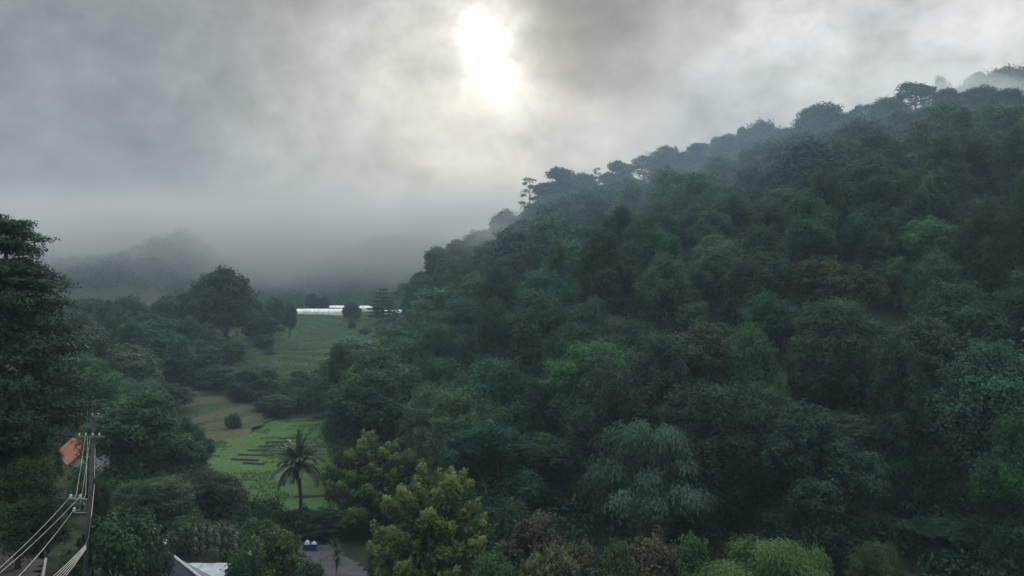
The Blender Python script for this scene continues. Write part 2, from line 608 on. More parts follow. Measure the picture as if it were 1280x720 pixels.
# ------------------------------------------------------------------ foliage building blocks
class Leaves:
    def __init__(self, seed):
        self.r = np.random.RandomState(seed)
        self.p, self.n, self.l, self.w, self.t, self.dirs = [], [], [], [], [], []

    def add(self, p, n, l, w, tint, droop=.4, along=None):
        m = len(p)
        t = self.r.normal(size=(m, 3)) * .8 + np.array([0, 0, -droop])
        if along is not None:
            t = along + self.r.normal(size=(m, 3)) * .35
        n = n / (np.linalg.norm(n, axis=1, keepdims=True) + 1e-9)
        t = t - n * (t * n).sum(1, keepdims=True)
        t /= np.linalg.norm(t, axis=1, keepdims=True) + 1e-9
        self.p.append(p)
        self.n.append(n)
        self.dirs.append(t)
        self.l.append(np.broadcast_to(l, m))
        self.w.append(np.broadcast_to(w, m))
        self.t.append(np.broadcast_to(tint, m))

    def puff(self, c, rad, n, leaf, up=.32, jit=.45, shell=(.60, 1.05), low=.55, asp=.6, droop=.35, tint=None):
        r = self.r
        d = r.normal(size=(n, 3))
        d /= np.linalg.norm(d, axis=1, keepdims=True)
        flip = (d[:, 2] < -.15) & (r.rand(n) > low)
        d[flip, 2] *= -1
        rr = r.uniform(shell[0], shell[1], n)[:, None]
        lump = 1 + .17 * np.sin(d[:, :1] * 6 + c[0] * 3) + .17 * np.sin(d[:, 1:2] * 7 + c[1] * 4) + .15 * np.sin(d[:, 2:3] * 8 + c[2] * 3)
        p = np.asarray(c) + d * np.asarray(rad) * rr * lump
        nm = d + np.array([0, 0, up]) + r.normal(size=(n, 3)) * jit
        s = leaf * r.uniform(.55, 1.3, n)
        base = r.rand() if tint is None else tint
        self.add(p, nm, s, s * asp, np.clip(base * .7 + r.rand(n) * .3, 0, 1), droop)

    def mesh(self, name, mat):
        p = np.concatenate(self.p)
        n = np.concatenate(self.n)
        t = np.concatenate(self.dirs)
        l = np.concatenate(self.l)[:, None] * .5
        w = np.concatenate(self.w)[:, None] * .5
        b = np.cross(n, t)
        m = len(p)
        V = np.empty((m, 4, 3))
        V[:, 0] = p - t * l
        V[:, 1] = p + b * w + t * l * .1
        V[:, 2] = p + t * l
        V[:, 3] = p - b * w + t * l * .1
        me = bpy.data.meshes.new(name)
        fill_quads(me, V.reshape(-1, 3), np.arange(m * 4).reshape(-1, 4))
        a = me.attributes.new('tint', 'FLOAT', 'POINT')
        a.data.foreach_set('value', np.repeat(np.concatenate(self.t), 4).astype(np.float32))
        me.materials.append(mat)
        return me


def limb(mb, a, b, r0, r1, rng, bend=.12, seg=4, sides=6):
    a, b = Vector(a), Vector(b)
    L = (b - a).length
    off = Vector((rng.uniform(-1, 1), rng.uniform(-1, 1), rng.uniform(0, 1))) * L * bend
    ps = []
    for i in range(seg + 1):
        k = i / seg
        ps.append(a.lerp(b, k) + off * math.sin(k * math.pi))
    mb.tube(ps, [r0 + (r1 - r0) * i / seg for i in range(seg + 1)], sides, cap=False)


def tree_round(seed, leaf=.6, H=13.0, R=5.0, base=.16, ncl=34, dens=1.0, flat=1.0, clr=.36, loose=0.0):
    """a cauliflower crown: leaf puffs over a dome; returns (trunk MB, Leaves, H, R)"""
    rng = random.Random(seed)
    L = Leaves(seed)
    mb = MB()
    zb = H * base
    cz = zb + (H - zb) * .40
    rx, rz = R * .74, (H - cz) * .80
    mb.tube([(0, 0, -1.0), (rng.uniform(-.1, .1), .1, zb * .5), (rng.uniform(-.3, .3), rng.uniform(-.3, .3), zb), (0, 0, cz)], [.42, .30, .24, .12], 7, cap=False)
    ctr = []
    for i in range(ncl):
        k = (i + .5) / ncl
        z = 1 - 1.45 * k
        a = i * 2.39996 + rng.uniform(-.3, .3)
        q = math.sqrt(max(0, 1 - z * z))
        j = rng.uniform(.72, 1.12) * (1 - loose * rng.random() * .5)
        zz = z * rz * j * flat if z > 0 else z * (cz - zb) * 1.5
        ctr.append((math.cos(a) * q * rx * j, math.sin(a) * q * rx * j, cz + zz))
    A = 0
    for c in ctr:
        s = R * clr * rng.uniform(.72, 1.28)
        n = int(13.0 * s * s / (leaf * leaf * .3) * .85 * dens)
        L.puff(c, (s, s, s * rng.uniform(.85, 1.15)), n, leaf)
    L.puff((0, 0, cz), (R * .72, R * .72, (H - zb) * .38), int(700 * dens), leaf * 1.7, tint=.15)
    for c in rng.sample(ctr, min(10, ncl)):
        limb(mb, (0, 0, rng.uniform(zb * .8, cz)), c, .13, .03, rng, sides=5)
    return mb, L, H, R


def tree_multi(seed, leaf=.6, H=13.0, R=5.2, nsub=5, dens=1.0):
    """several sub-crowns on spreading limbs"""
    rng = random.Random(seed)
    L = Leaves(seed)
    mb = MB()
    mb.tube([(0, 0, -1), (.1, 0, 2.0), (0, .1, 4.2)], [.45, .34, .28], 7, cap=False)
    for i in range(nsub):
        a = i * 6.283 / nsub + rng.uniform(-.5, .5)
        rr = R * rng.uniform(.38, .66) if i else .6
        z = H * (rng.uniform(.40, .74) if i else .82)
        c = (math.cos(a) * rr, math.sin(a) * rr, z)
        limb(mb, (0, 0, 2.4), c, .22, .05, rng)
        sr = R * rng.uniform(.38, .52)
        m = 11
        for k in range(m):
            zz = 1 - 1.3 * (k + .5) / m
            q = math.sqrt(max(0, 1 - zz * zz))
            b = k * 2.4 + rng.random()
            cc = (c[0] + math.cos(b) * q * sr * .75, c[1] + math.sin(b) * q * sr * .75, c[2] + zz * sr * .85)
            s = sr * rng.uniform(.36, .56)
            L.puff(cc, (s, s, s * rng.uniform(.8, 1.1)), int(13 * s * s / (leaf * leaf * .3) * .85 * dens), leaf)
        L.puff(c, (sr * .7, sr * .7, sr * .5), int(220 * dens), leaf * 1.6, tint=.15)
    for k in range(9):
        a = k * 2.4
        s = R * rng.uniform(.30, .42)
        L.puff((math.cos(a) * R * .52, math.sin(a) * R * .52, H * rng.uniform(.14, .34)), (s, s, s * .9), int(13 * s * s / (leaf * leaf * .3) * .7 * dens), leaf)
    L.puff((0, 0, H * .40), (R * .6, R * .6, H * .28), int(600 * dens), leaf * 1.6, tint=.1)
    return mb, L, H, R


def tree_umbrella(seed, leaf=.6, H=13.0, R=5.5, dens=1.0):
    """a bare forked trunk under a flat open crown that lets the sky through"""
    rng = random.Random(seed)
    L = Leaves(seed)
    mb = MB()
    mb.tube([(0, 0, -1), (.15, 0, 3), (.1, .1, 6.2)], [.36, .27, .22], 7, cap=False)
    for i in range(20):
        a = i * 2.4
        rr = R * math.sqrt((i + .6) / 20) * .88
        z = H - 1.1 - (rr / R) ** 2 * 6.0 - rng.uniform(0, 1.6)
        c = (math.cos(a) * rr, math.sin(a) * rr, z)
        limb(mb, (.1, .1, rng.uniform(5.0, 6.2)), (c[0], c[1], c[2] - .3), .11, .03, rng, bend=.1, sides=5)
        s = R * rng.uniform(.17, .27)
        L.puff(c, (s * 1.25, s * 1.25, s * .85), int(15 * s * s / (leaf * leaf * .3) * .8 * dens), leaf, up=.4)
    return mb, L, H, R


def tree_sparse(seed, leaf=.5, H=13.0, R=3.0, dens=1.0):
    """thin upright tree of separate feathery sprays, sky between them"""
    rng = random.Random(seed)
    L = Leaves(seed)
    mb = MB()
    mb.tube([(0, 0, -1), (.2, 0, 4), (-.1, .1, 8), (.1, 0, H - .6)], [.26, .2, .13, .04], 6, cap=False)
    for i in range(15):
        z = H * (.34 + .64 * i / 14)
        a = i * 2.4 + rng.random()
        rr = R * (1.05 - .6 * i / 14) * rng.uniform(.6, 1.0)
        c = (math.cos(a) * rr, math.sin(a) * rr, z)
        limb(mb, (0, 0, z - .9), c, .06, .02, rng, sides=4)
        s = rng.uniform(.5, .95)
        L.puff(c, (s * 1.25, s * 1.25, s * .6), int(95 * dens), leaf, up=.4, asp=.45)
    return mb, L, H, R


def tree_feather(seed, leaf=.5, H=12.0, R=5.0, tiers=9, dens=1.0, top=.12):
    """layered boughs, flat sprays one above another"""
    rng = random.Random(seed)
    L = Leaves(seed)
    mb = MB()
    mb.tube([(0, 0, -1), (.1, 0, H * .35), (0, .1, H * .7), (.05, 0, H - .4)], [.34, .26, .16, .05], 7, cap=False)
    for i in range(tiers):
        k = i / (tiers - 1)
        z = H * (.22 + .76 * k)
        Rt = R * (1 - (1 - top) * k ** 1.25) * rng.uniform(.85, 1.1)
        nb = 8 if k < .8 else 5
        for b in range(nb):
            a = b * 6.283 / nb + i * .9 + rng.uniform(-.25, .25)
            for q in (.45, .8, 1.0):
                rr = Rt * q * rng.uniform(.88, 1.08)
                c = (math.cos(a) * rr, math.sin(a) * rr, z - .10 * rr + rng.uniform(-.25, .25))
                s = Rt * .22 + .35
                L.puff(c, (s, s, s * .30), int(11 * s * s / (leaf * leaf * .3) * .42 * dens), leaf, up=.5, asp=.5)
            limb(mb, (0, 0, z + .1), c, .08, .02, rng, bend=.04, seg=3, sides=4)
    return mb, L, H, R


def bamboo(seed, leaf=.42, H=12.0, R=5.5, ncul=30, dens=1.0, droop=.45):
    """arching culms whose plumes hang over at the tips"""
    rng = random.Random(seed)
    r = np.random.RandomState(seed)
    L = Leaves(seed)
    mb = MB()
    for i in range(ncul):
        a = i * 2.4 + rng.uniform(-.4, .4)
        out = R * (.18 + .72 * ((i + .5) / ncul) ** .8) * rng.uniform(.6, 1.2)
        top = H * (1.02 - .42 * (out / R) ** 1.6) * rng.uniform(.66, 1.0)
        b0 = Vector((math.cos(a) * rng.uniform(.2, 1.2), math.sin(a) * rng.uniform(.2, 1.2), -.5))
        ps = []
        for k in range(11):
            s = k / 10
            rr = out * s ** 1.9 * 1.0
            z = top * (math.sin(min(s * 1.18, 1.12) * math.pi / 2 * .98)) - droop * .14 * top * max(0, s - .72) / .28
            ps.append(b0 + Vector((math.cos(a) * rr, math.sin(a) * rr, z)))
        mb.tube(ps, [.06 - .045 * k / 10 for k in range(11)], 5, cap=False)
        tint = rng.random()
        for k in range(3, 11):
            p = np.array(ps[k])
            s = (.55 + .75 * (k / 10)) * R / 5.5 * rng.uniform(.8, 1.2)
            n = int(46 * dens * (s / .9) ** 2 * (.42 / leaf) ** 2 * (.55 + .6 * k / 10))
            d = r.normal(size=(n, 3))
            d /= np.linalg.norm(d, axis=1, keepdims=True)
            d[:, 2] = np.where((d[:, 2] < -.2) & (r.rand(n) > .55), -d[:, 2], d[:, 2])
            pp = p + d * np.array([s, s, s * .85]) * r.uniform(.45, 1.05, n)[:, None]
            nm = d * 1.0 + np.array([math.cos(a) * .4, math.sin(a) * .4, .45]) + r.normal(size=(n, 3)) * .45
            al = np.stack([d[:, 0] * .5 + math.cos(a) * .35, d[:, 1] * .5 + math.sin(a) * .35, np.full(n, -.6)], -1)
            ll = leaf * r.uniform(.7, 1.35, n)
            L.add(pp, nm, ll, ll * .30, np.clip(tint * .55 + r.rand(n) * .45, 0, 1), along=al)
    return mb, L, H, R


def tree_tufted(seed, leaf=.26, H=11.0, R=5.0, nl=44, dens=1.0):
    """rising boughs in open layers, each set with upturned finger-like shoots that are paler at the tips"""
    rng = random.Random(seed)
    r = np.random.RandomState(seed)
    L = Leaves(seed)
    mb = MB()
    mb.tube([(0, 0, -1), (.1, 0, 2), (0, .1, 5), (0, 0, H * .8)], [.34, .27, .18, .06], 7, cap=False)
    for i in range(nl):
        k = i / (nl - 1)
        a = i * 2.39996 + rng.uniform(-.3, .3)
        z0 = H * (.10 + .48 * k)
        ln = R * (1.0 - .34 * k ** 3) * rng.uniform(.62, 1.10)
        el = math.radians(8 + 56 * k ** 1.6 + rng.uniform(-8, 12))
        hd_ = Vector((math.cos(a) * math.cos(el), math.sin(a) * math.cos(el), math.sin(el)))
        s0 = Vector((0, 0, z0))
        e0 = s0 + hd_ * ln
        mb.tube([s0, s0.lerp(e0, .5) + Vector((0, 0, .12)), e0], [.07, .045, .02], 4, cap=False)
        side = Vector((-math.sin(a), math.cos(a), 0))
        nf = int(4 + ln * 1.1)
        for q in range(nf):
            t = .34 + .66 * (q + rng.random()) / nf
            e = s0 + hd_ * (ln * t) + side * rng.uniform(-.75, .75) * (1.15 - .5 * t) + Vector((0, 0, rng.uniform(-.15, .25)))
            ax_ = (Vector((math.cos(a), math.sin(a), 0)) * rng.uniform(.3, .9) + side * rng.uniform(-.4, .4) + Vector((0, 0, 1.0))).normalized()
            fl = rng.uniform(.75, 1.35)
            n = int(110 * dens)
            s = r.rand(n)
            A = np.array(ax_)
            ring = r.normal(size=(n, 3))
            ring -= A * (ring @ A)[:, None]
            ring /= np.linalg.norm(ring, axis=1, keepdims=True) + 1e-9
            rad = .42 * (1 - .6 * s ** 1.8) * r.uniform(.4, 1.25, n)
            pp = np.array(e) + A * ((s - .3) * fl)[:, None] + ring * rad[:, None]
            nm = ring * .7 + A * (.3 + .7 * s)[:, None] + r.normal(size=(n, 3)) * .4
            al = A[None] * .8 + ring * .7
            ll = leaf * r.uniform(.6, 1.4, n)
            hi = .25 + .75 * t * (.45 + .55 * k)
            L.add(pp, nm, ll, ll * .40, np.clip((.05 + .95 * s ** 1.3) * hi + r.rand(n) * .14, 0, 1), along=al)
        for q in (.4, .65, .9):
            c = s0 + hd_ * (ln * q) + Vector((0, 0, -.2))
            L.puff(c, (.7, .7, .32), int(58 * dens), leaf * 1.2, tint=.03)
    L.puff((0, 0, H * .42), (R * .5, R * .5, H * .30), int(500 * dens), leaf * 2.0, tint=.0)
    return mb, L, H, R


def bush(seed, leaf=.22, H=3.0, R=2.4, ncl=16, dens=1.0):
    rng = random.Random(seed)
    L = Leaves(seed)
    mb = MB()
    for i in range(ncl):
        k = (i + .5) / ncl
        z = 1 - 1.0 * k
        a = i * 2.4 + rng.random()
        q = math.sqrt(max(0, 1 - z * z))
        j = rng.uniform(.75, 1.1)
        c = (math.cos(a) * q * R * .72 * j, math.sin(a) * q * R * .72 * j, H * .25 + z * H * .55 * j)
        s = R * rng.uniform(.26, .42)
        L.puff(c, (s, s, s * .85), int(13 * s * s / (leaf * leaf * .3) * .75 * dens), leaf)
        if i < 7:
            limb(mb, (rng.uniform(-.15, .15), rng.uniform(-.15, .15), -.3), c, .05, .015, rng, sides=4)
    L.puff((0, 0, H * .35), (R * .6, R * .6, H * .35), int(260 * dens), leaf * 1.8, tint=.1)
    return mb, L, H, R


# kind -> (builder variants far, near, name, category, label words)
PROTO = {}


def proto(key, fn, name, cat, tr_name='trunk', bark=BARK, **kw):
    mb, L, H, R = fn(**kw)
    PROTO[key] = dict(trunk=mb.mesh(name + '_' + tr_name, bark, True), L=L, H=H, R=R, name=name, cat=cat, tr=tr_name, crown={})


def crown_mesh(key, tone):
    p = PROTO[key]
    if tone not in p['crown']:
        if not p['crown']:
            p['crown'][tone] = p['L'].mesh(p['name'] + '_crown', FM[tone])
        else:
            me = next(iter(p['crown'].values())).copy()
            me.materials.clear()
            me.materials.append(FM[tone])
            p['crown'][tone] = me
    return p['crown'][tone]


FAR = []
for i in range(4):
    proto('round%d' % i, tree_round, 'broadleaf_tree', 'tree', seed=100 + i, leaf=.58, ncl=30 + 4 * i, clr=.33 + .03 * i)
proto('tall0', tree_round, 'tall_tree', 'tree', seed=120, leaf=.56, H=15, R=4.0, ncl=36, base=.25, clr=.40)
proto('tall1', tree_round, 'tall_tree', 'tree', seed=121, leaf=.56, H=16, R=4.2, ncl=42, base=.22, clr=.36, loose=.4)
for i in range(3):
    proto('multi%d' % i, tree_multi, 'spreading_tree', 'tree', seed=130 + i, leaf=.58, nsub=4 + i)
proto('umbrella0', tree_umbrella, 'umbrella_tree', 'tree', bark=BARK_PALE, seed=140, leaf=.55)
proto('umbrella1', tree_umbrella, 'umbrella_tree', 'tree', bark=BARK_PALE, seed=141, leaf=.55)
proto('sparse0', tree_sparse, 'sparse_tree', 'tree', seed=150)
proto('feather0', tree_feather, 'layered_tree', 'tree', seed=160, leaf=.5)
proto('feather1', tree_feather, 'layered_tree', 'tree', seed=161, leaf=.5, tiers=8, top=.3)
proto('bamboo_far', bamboo, 'bamboo_clump', 'bamboo', tr_name='culms', bark=CULM, seed=170, leaf=.65, ncul=26, dens=.9)
# nearer trees, finer leaves
for i in range(3):
    proto('nround%d' % i, tree_round, 'broadleaf_tree', 'tree', seed=200 + i, leaf=.26, dens=.8, ncl=36 + 6 * i, clr=.31 + .03 * i)
for i in range(2):
    proto('nmulti%d' % i, tree_multi, 'spreading_tree', 'tree', seed=230 + i, leaf=.26, dens=.8, nsub=5 + i)
proto('nfeather0', tree_feather, 'layered_tree', 'tree', seed=260, leaf=.28, top=.4, tiers=7)
proto('bamboo0', bamboo, 'bamboo_clump', 'bamboo', tr_name='culms', bark=CULM, seed=270, leaf=.30, ncul=26, dens=1.0)
proto('bamboo1', bamboo, 'bamboo_clump', 'bamboo', tr_name='culms', bark=CULM, seed=271, leaf=.26, ncul=26, dens=.9)
proto('tufted0', tree_tufted, 'tufted_tree', 'tree', seed=280)
proto('tufted1', tree_tufted, 'tufted_tree', 'tree', seed=281, nl=38)
for i in range(3):
    proto('bush%d' % i, bush, 'shrub', 'shrub', tr_name='stems', seed=300 + i)
for i in range(3):
    proto('leafy%d' % i, tree_multi if i else tree_round, 'shrub', 'shrub', tr_name='stems', seed=320 + i, leaf=.38, H=9.0, R=4.6)
proto('bushf', bush, 'shrub', 'shrub', tr_name='stems', seed=310, leaf=.34)

PLACED = []       # x, y, radius, for spacing
QUEUE = []        # trees to build: dict


def want(key, tone, u, vtop, wpx, d, label=None, group=None, keep=True):
    p = PROTO[key]
    x = (u - 640) / FPX * d
    z = gz(x, d)
    top = P(u, vtop, d).z
    h = max(top - z, 1.2)
    QUEUE.append(dict(key=key, tone=tone, x=x, y=d, z=z, sx=wpx / FPX * d / (2 * p['R']), sz=h / p['H'], label=label, group=group, keep=keep, u=u, v=vtop))
    PLACED.append((x, d, wpx / FPX * d / 2))


# ------------------------------------------------------------------ single trees read off the photograph
SKY = 'trees along the skyline of the right ridge'
want('feather1', 'dark', 479, 361, 36, 300, 'small layered tree standing behind the right-hand white greenhouse', SKY)
want('umbrella0', 'dark', 510, 353, 44, 340, 'flat-topped dark tree at the foot of the ridge beside the greenhouses', SKY)
want('round1', 'dark', 530, 338, 36, 286, 'low rounded tree between the flat-topped tree and the dark knob on the ridge', SKY)
want('tall1', 'dark', 547, 303, 34, 280, 'dark upright knob of a tree where the ridge first steps up', SKY)
want('round0', 'dark', 573, 299, 40, 284, 'rounded tree behind the dark knob at the low end of the ridge', SKY)
want('round2', 'mid', 603, 290, 54, 286, 'broad mist-veiled dome on the low ridge', SKY)
want('round3', 'dark', 634, 266, 44, 286, 'dark round tree just below the sparse feathery tree', SKY)
want('sparse0', 'dark', 662, 222, 30, 285, 'sparse feathery tree with sky between its sprays, on the ridge', SKY)
want('multi0', 'dark', 697, 211, 66, 290, 'wide domed crown beside the sparse feathery tree', SKY)
want('round1', 'dark', 727, 215, 44, 292, 'dark rounded tree right of the wide domed crown on the skyline', SKY)
want('sparse0', 'dark', 745, 210, 18, 290, 'thin wispy treetop between two round crowns on the skyline', SKY)
want('multi0', 'dark', 775, 203, 50, 292, 'lumpy dark crown right of the thin wispy treetop', SKY)
want('umbrella0', 'dark', 806, 194, 50, 292, 'flat dark crown midway along the skyline', SKY)
want('round0', 'dark', 836, 183, 54, 290, 'broad dome midway up the skyline', SKY)
want('multi1', 'dark', 872, 179, 56, 292, 'spreading crown on the even middle stretch of skyline', SKY)
want('tall0', 'dark', 908, 167, 40, 290, 'upright crown rising a little above the middle skyline', SKY)
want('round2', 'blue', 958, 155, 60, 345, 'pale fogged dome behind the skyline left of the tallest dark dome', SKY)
want('multi2', 'dark', 932, 160, 40, 290, 'small lumpy dark crown before the pale fogged dome', SKY)
want('round3', 'dark', 990, 161, 48, 290, 'low dark crown tucked left of the tallest dark dome', SKY)
want('round1', 'dark', 1029, 128, 62, 280, 'tallest dark dome standing clear of the skyline', SKY)
want('round0', 'dark', 1060, 141, 44, 282, 'dark shoulder of a tree leaning against the tallest dome', SKY)
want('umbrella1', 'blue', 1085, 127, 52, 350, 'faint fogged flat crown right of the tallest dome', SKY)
want('round2', 'dark', 1112, 124, 44, 320, 'misty rounded crown below the big umbrella crown', SKY)
want('umbrella0', 'dark', 1148, 100, 66, 312, 'big umbrella crown near the summit with a clear rounded outline', SKY)
want('multi0', 'dark', 1190, 112, 56, 296, 'dark lumpy crown below the fogged summit trees', SKY)
want('round3', 'dark', 1228, 112, 54, 296, 'dark flat-topped crown below the fogged summit trees, second of the row', SKY)
want('multi1', 'dark', 1268, 112, 54, 296, 'dark crown at the edge of the photo under the fogged summit trees', SKY)
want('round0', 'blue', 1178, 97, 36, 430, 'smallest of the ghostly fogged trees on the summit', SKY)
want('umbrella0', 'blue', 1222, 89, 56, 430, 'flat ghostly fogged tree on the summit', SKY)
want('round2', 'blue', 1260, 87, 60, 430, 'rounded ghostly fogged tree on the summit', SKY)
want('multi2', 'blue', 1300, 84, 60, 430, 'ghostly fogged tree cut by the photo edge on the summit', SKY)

SL = 'trees on the right hillside'
want('bamboo0', 'bamboo', 810, 503, 170, 74, 'big grey-green bamboo clump with drooping plumes at the foot of the hill')
want('bamboo1', 'lime', 940, 652, 205, 47, 'fresh light-green bamboo clump at the bottom of the picture')
want('nround1', 'pale', 770, 411, 84, 135, 'pale round-headed tree straight above the big grey-green bamboo', SL)
want('nmulti0', 'dark', 1040, 520, 165, 86, 'huge dark dome low on the hill, right of the big bamboo', SL)
want('nround0', 'olive', 1140, 345, 96, 140, 'olive tree with a small leafy crest, halfway up the hill', SL)
want('nmulti1', 'mid', 1245, 338, 140, 140, 'large billowing green crown above the bare pale trunk', SL)
want('nmulti1', 'pale', 1070, 440, 115, 118, 'pale spreading tree in mid hill above the huge dark dome', SL)
want('nround2', 'dark', 1210, 490, 90, 100, 'rounded dark crown beneath the bare pale trunk', SL)
want('nround0', 'dark', 1262, 515, 110, 84, 'leafy dark crown with glinting leaves at the right edge', SL)
want('multi1', 'mid', 655, 372, 110, 180, 'broad blue-green crown in the middle of the left slope', SL)
want('multi2', 'russet', 835, 296, 76, 215, 'reddish-topped dark tree in the middle of the upper slope', SL)
want('round1', 'pale', 762, 318, 84, 210, 'pale green dome left of the reddish-topped tree', SL)
want('multi0', 'pale', 1215, 198, 120, 225, 'large pale dome high on the hill under the summit', SL)
want('round2', 'pale', 920, 300, 130, 195, 'wide pale dome right of the reddish-topped tree', SL)
want('nround2', 'mid', 640, 488, 90, 118, 'rounded green crown above the taller yellow-green tree', SL)
want('nround1', 'blue', 548, 500, 80, 128, 'blue-green rounded crown behind the two yellow-green trees', SL)
want('nmulti0', 'dark', 675, 545, 130, 92, 'broad gloomy crown between the yellow-green tree and the big bamboo', SL)
want('nround0', 'olive', 885, 478, 90, 112, 'olive-green crown touching the right shoulder of the big bamboo', SL)
want('nround1', 'olive', 1110, 500, 80, 100, 'brownish-olive crown hung with leaf sprays right of the huge dome', SL)
want('nmulti0', 'blue', 1180, 650, 100, 70, 'blue-green leafy young tree at the bottom right', SL)
want('nround2', 'olive', 1090, 685, 70, 62, 'small olive bushy tree at the bottom, right of the light-green bamboo', SL)

VA = 'trees round the valley floor'
want('tufted0', 'yellow', 545, 557, 172, 58, 'bright yellow-green tree with upturned finger-like shoots, the nearer of two')
want('tufted1', 'moss', 466, 523, 126, 85, 'greener tufted tree behind and left of the bright yellow-green one')
want('nround0', 'dark', 436, 560, 60, 92, 'dark tree between the coconut palm and the tufted trees', VA)
want('nmulti1', 'mid', 180, 498, 150, 84, 'large glossy-leaved tree right of the utility poles', VA)
want('nround1', 'dark', 268, 588, 96, 78, 'dark rounded tree left of the palm', VA)
want('nround2', 'mid', 195, 600, 100, 70, 'mid-green tree just below the large glossy-leaved tree', VA)
want('bamboo0', 'bamboo', 172, 462, 80, 130, 'pale bamboo plumes above the large glossy tree', VA)
want('bamboo_far', 'bamboo', 150, 480, 60, 118, 'small pale bamboo clump beside the far pole', VA)
want('nround0', 'dark', 232, 520, 60, 100, 'dark tree at the edge of the brown terraces', VA)
want('nround2', 'olive', 28, 578, 105, 43, 'olive-green tree in front of the big tiered tree at the left edge', VA)
want('nmulti0', 'olive', 122, 600, 34, 46, 'small olive-green tree just behind the near utility pole', VA)
want('nmulti0', 'dark', 5, 590, 120, 55, 'dark tree at the left edge over the lane', VA)
want('bush1', 'mid', 150, 640, 112, 47, 'mid-green bushy shrub right of the near utility pole', VA)
want('nround0', 'dark', 64, 548, 38, 76, 'dark tree hiding the left half of the orange roof', VA)
want('bush1', 'mid', 108, 583, 36, 70, 'mid-green shrub under the orange roof behind the wires')
want('nround1', 'dark', 82, 620, 60, 62, 'dark tree behind the pole bracket', VA)
want('nround0', 'mid', 60, 640, 70, 50, 'mid-green tree beside the kerb of the lane', VA)
want('nfeather0', 'dark', 408, 636, 60, 84, 'leaning thin-trunked tree by the paved yard', VA)
want('nround1', 'dark', 446, 640, 54, 88, 'small dark tree at the far edge of the paved yard', VA)
want('bush0', 'olive', 340, 660, 96, 60, 'yellow-tipped shrub in front of the paved yard')
want('bush2', 'mid', 385, 700, 60, 58, 'low leafy shrub on the near edge of the paved yard')
want('bush1', 'dark', 330, 622, 62, 82, 'dark hedge-like shrub at the near edge of the lawn')
want('bush0', 'dark', 372, 632, 56, 84, 'dark shrub at the foot of the palm trunk')
want('bush2', 'dark', 300, 632, 50, 76, 'dark shrub between the rounded tree and the lawn')
want('bush1', 'mid', 318, 650, 70, 70, 'leafy shrub above the row of strap-leaved plants')
want('bush0', 'mid', 240, 640, 60, 68, 'leafy shrub behind the row of strap-leaved plants')
want('bush2', 'dark', 345, 668, 60, 70, 'dark shrub right of the row of strap-leaved plants')
want('leafy0', 'russet', 812, 678, 112, 52, 'grey-brown round shrub left of the light-green bamboo')
want('leafy1', 'russet', 665, 660, 104, 60, 'brown-leaved shrub right of the bright tufted tree')
want('leafy2', 'russet', 728, 688, 100, 52, 'brownish shrub with a few pale leaves, left of the round one')
want('leafy2', 'silver', 690, 690, 76, 50, 'small pale-leaved shrub among the brown ones')
want('leafy0', 'mid', 615, 698, 80, 48, 'low green shrub at the foot of the bright tufted tree')
want('leafy1', 'olive', 768, 698, 74, 48, 'olive shrub between the brown and the round shrub')
want('leafy1', 'mid', 868, 692, 80, 50, 'green shrub at the left foot of the light-green bamboo')
want('leafy0', 'dark', 490, 668, 60, 66, 'dark shrub under the left edge of the bright tufted tree')
want('leafy1', 'dark', 640, 640, 70, 70, 'dark shrub in the shade behind the brown-leaved shrub')
want('leafy0', 'lime', 1012, 692, 66, 50, 'light-green twiggy shrub at the right foot of the bamboo')
want('bush2', 'dark', 190, 668, 60, 50, 'dark shrub with glinting leaves beside the navy house')
want('bush1', 'mid', 312, 690, 44, 53, 'green shrub growing over the end of the sheet-metal roof')
want('bushf', 'dark', 305, 618, 40, 90, 'dark clipped shrub at the corner of the lawn')

LH = 'trees on the left hillside'
rsf = random.Random(12)
for k, (u, v, w, d) in enumerate([(296, 448, 26, 232), (312, 440, 18, 244), (336, 448, 20, 236), (430, 446, 26, 236), (446, 425, 24, 262), (456, 408, 18, 288), (350, 408, 14, 295), (470, 445, 30, 240),
                                  (372, 462, 24, 214), (398, 458, 20, 216), (420, 462, 30, 212), (330, 460, 24, 216), (440, 400, 12, 300), (462, 398, 12, 310)]):
    want('bushf', ['dark', 'mid', 'olive'][k % 3], u, v, w, d, ['dark', 'green', 'yellowish'][k % 3] + ' shrub on the rim of the stepped field below the greenhouses', 'shrubs round the stepped field')
want('tall0', 'dark', 283, 333, 62, 225, 'tallest tree of the left hill with a forked dark top', LH)
want('round0', 'dark', 246, 352, 56, 228, 'dark tree leaning on the tallest tree of the left hill', LH)
want('tall1', 'blue', 200, 392, 62, 205, 'pale rounded column of a tree on the left hill', LH)
want('round1', 'dark', 160, 374, 60, 232, 'rounded tree on the top line of the left hill', LH)
want('round2', 'dark', 120, 384, 60, 235, 'dark tree at the left end of the left hill top', LH)
want('multi0', 'dark', 215, 372, 70, 232, 'spreading tree behind the pale rounded column', LH)
want('round3', 'dark', 150, 420, 70, 200, 'dark crown above the long white roof', LH)
want('multi1', 'mid', 175, 440, 60, 165, 'green bushy crown right of the long white roof', LH)
want('round0', 'blue', 245, 425, 60, 195, 'blue-green crown below the tallest tree of the left hill', LH)
want('round1', 'dark', 290, 425, 40, 222, 'dark crown at the foot of the tallest tree of the left hill', LH)
want('multi2', 'dark', 318, 378, 36, 255, 'low dark tree right of the tallest tree of the left hill', LH)
want('tall0', 'dark', 344, 370, 24, 262, 'narrow dark tree above the left end of the terraced field', LH)
want('tall1', 'dark', 362, 376, 18, 285, 'narrow dark tree touching the left end of the long greenhouse', LH)
want('round2', 'dark', 325, 392, 40, 250, 'dark round tree over the upper corner of the terraced field', LH)
want('round0', 'dark', 330, 418, 30, 240, 'small dark crown on the terraced field', LH)
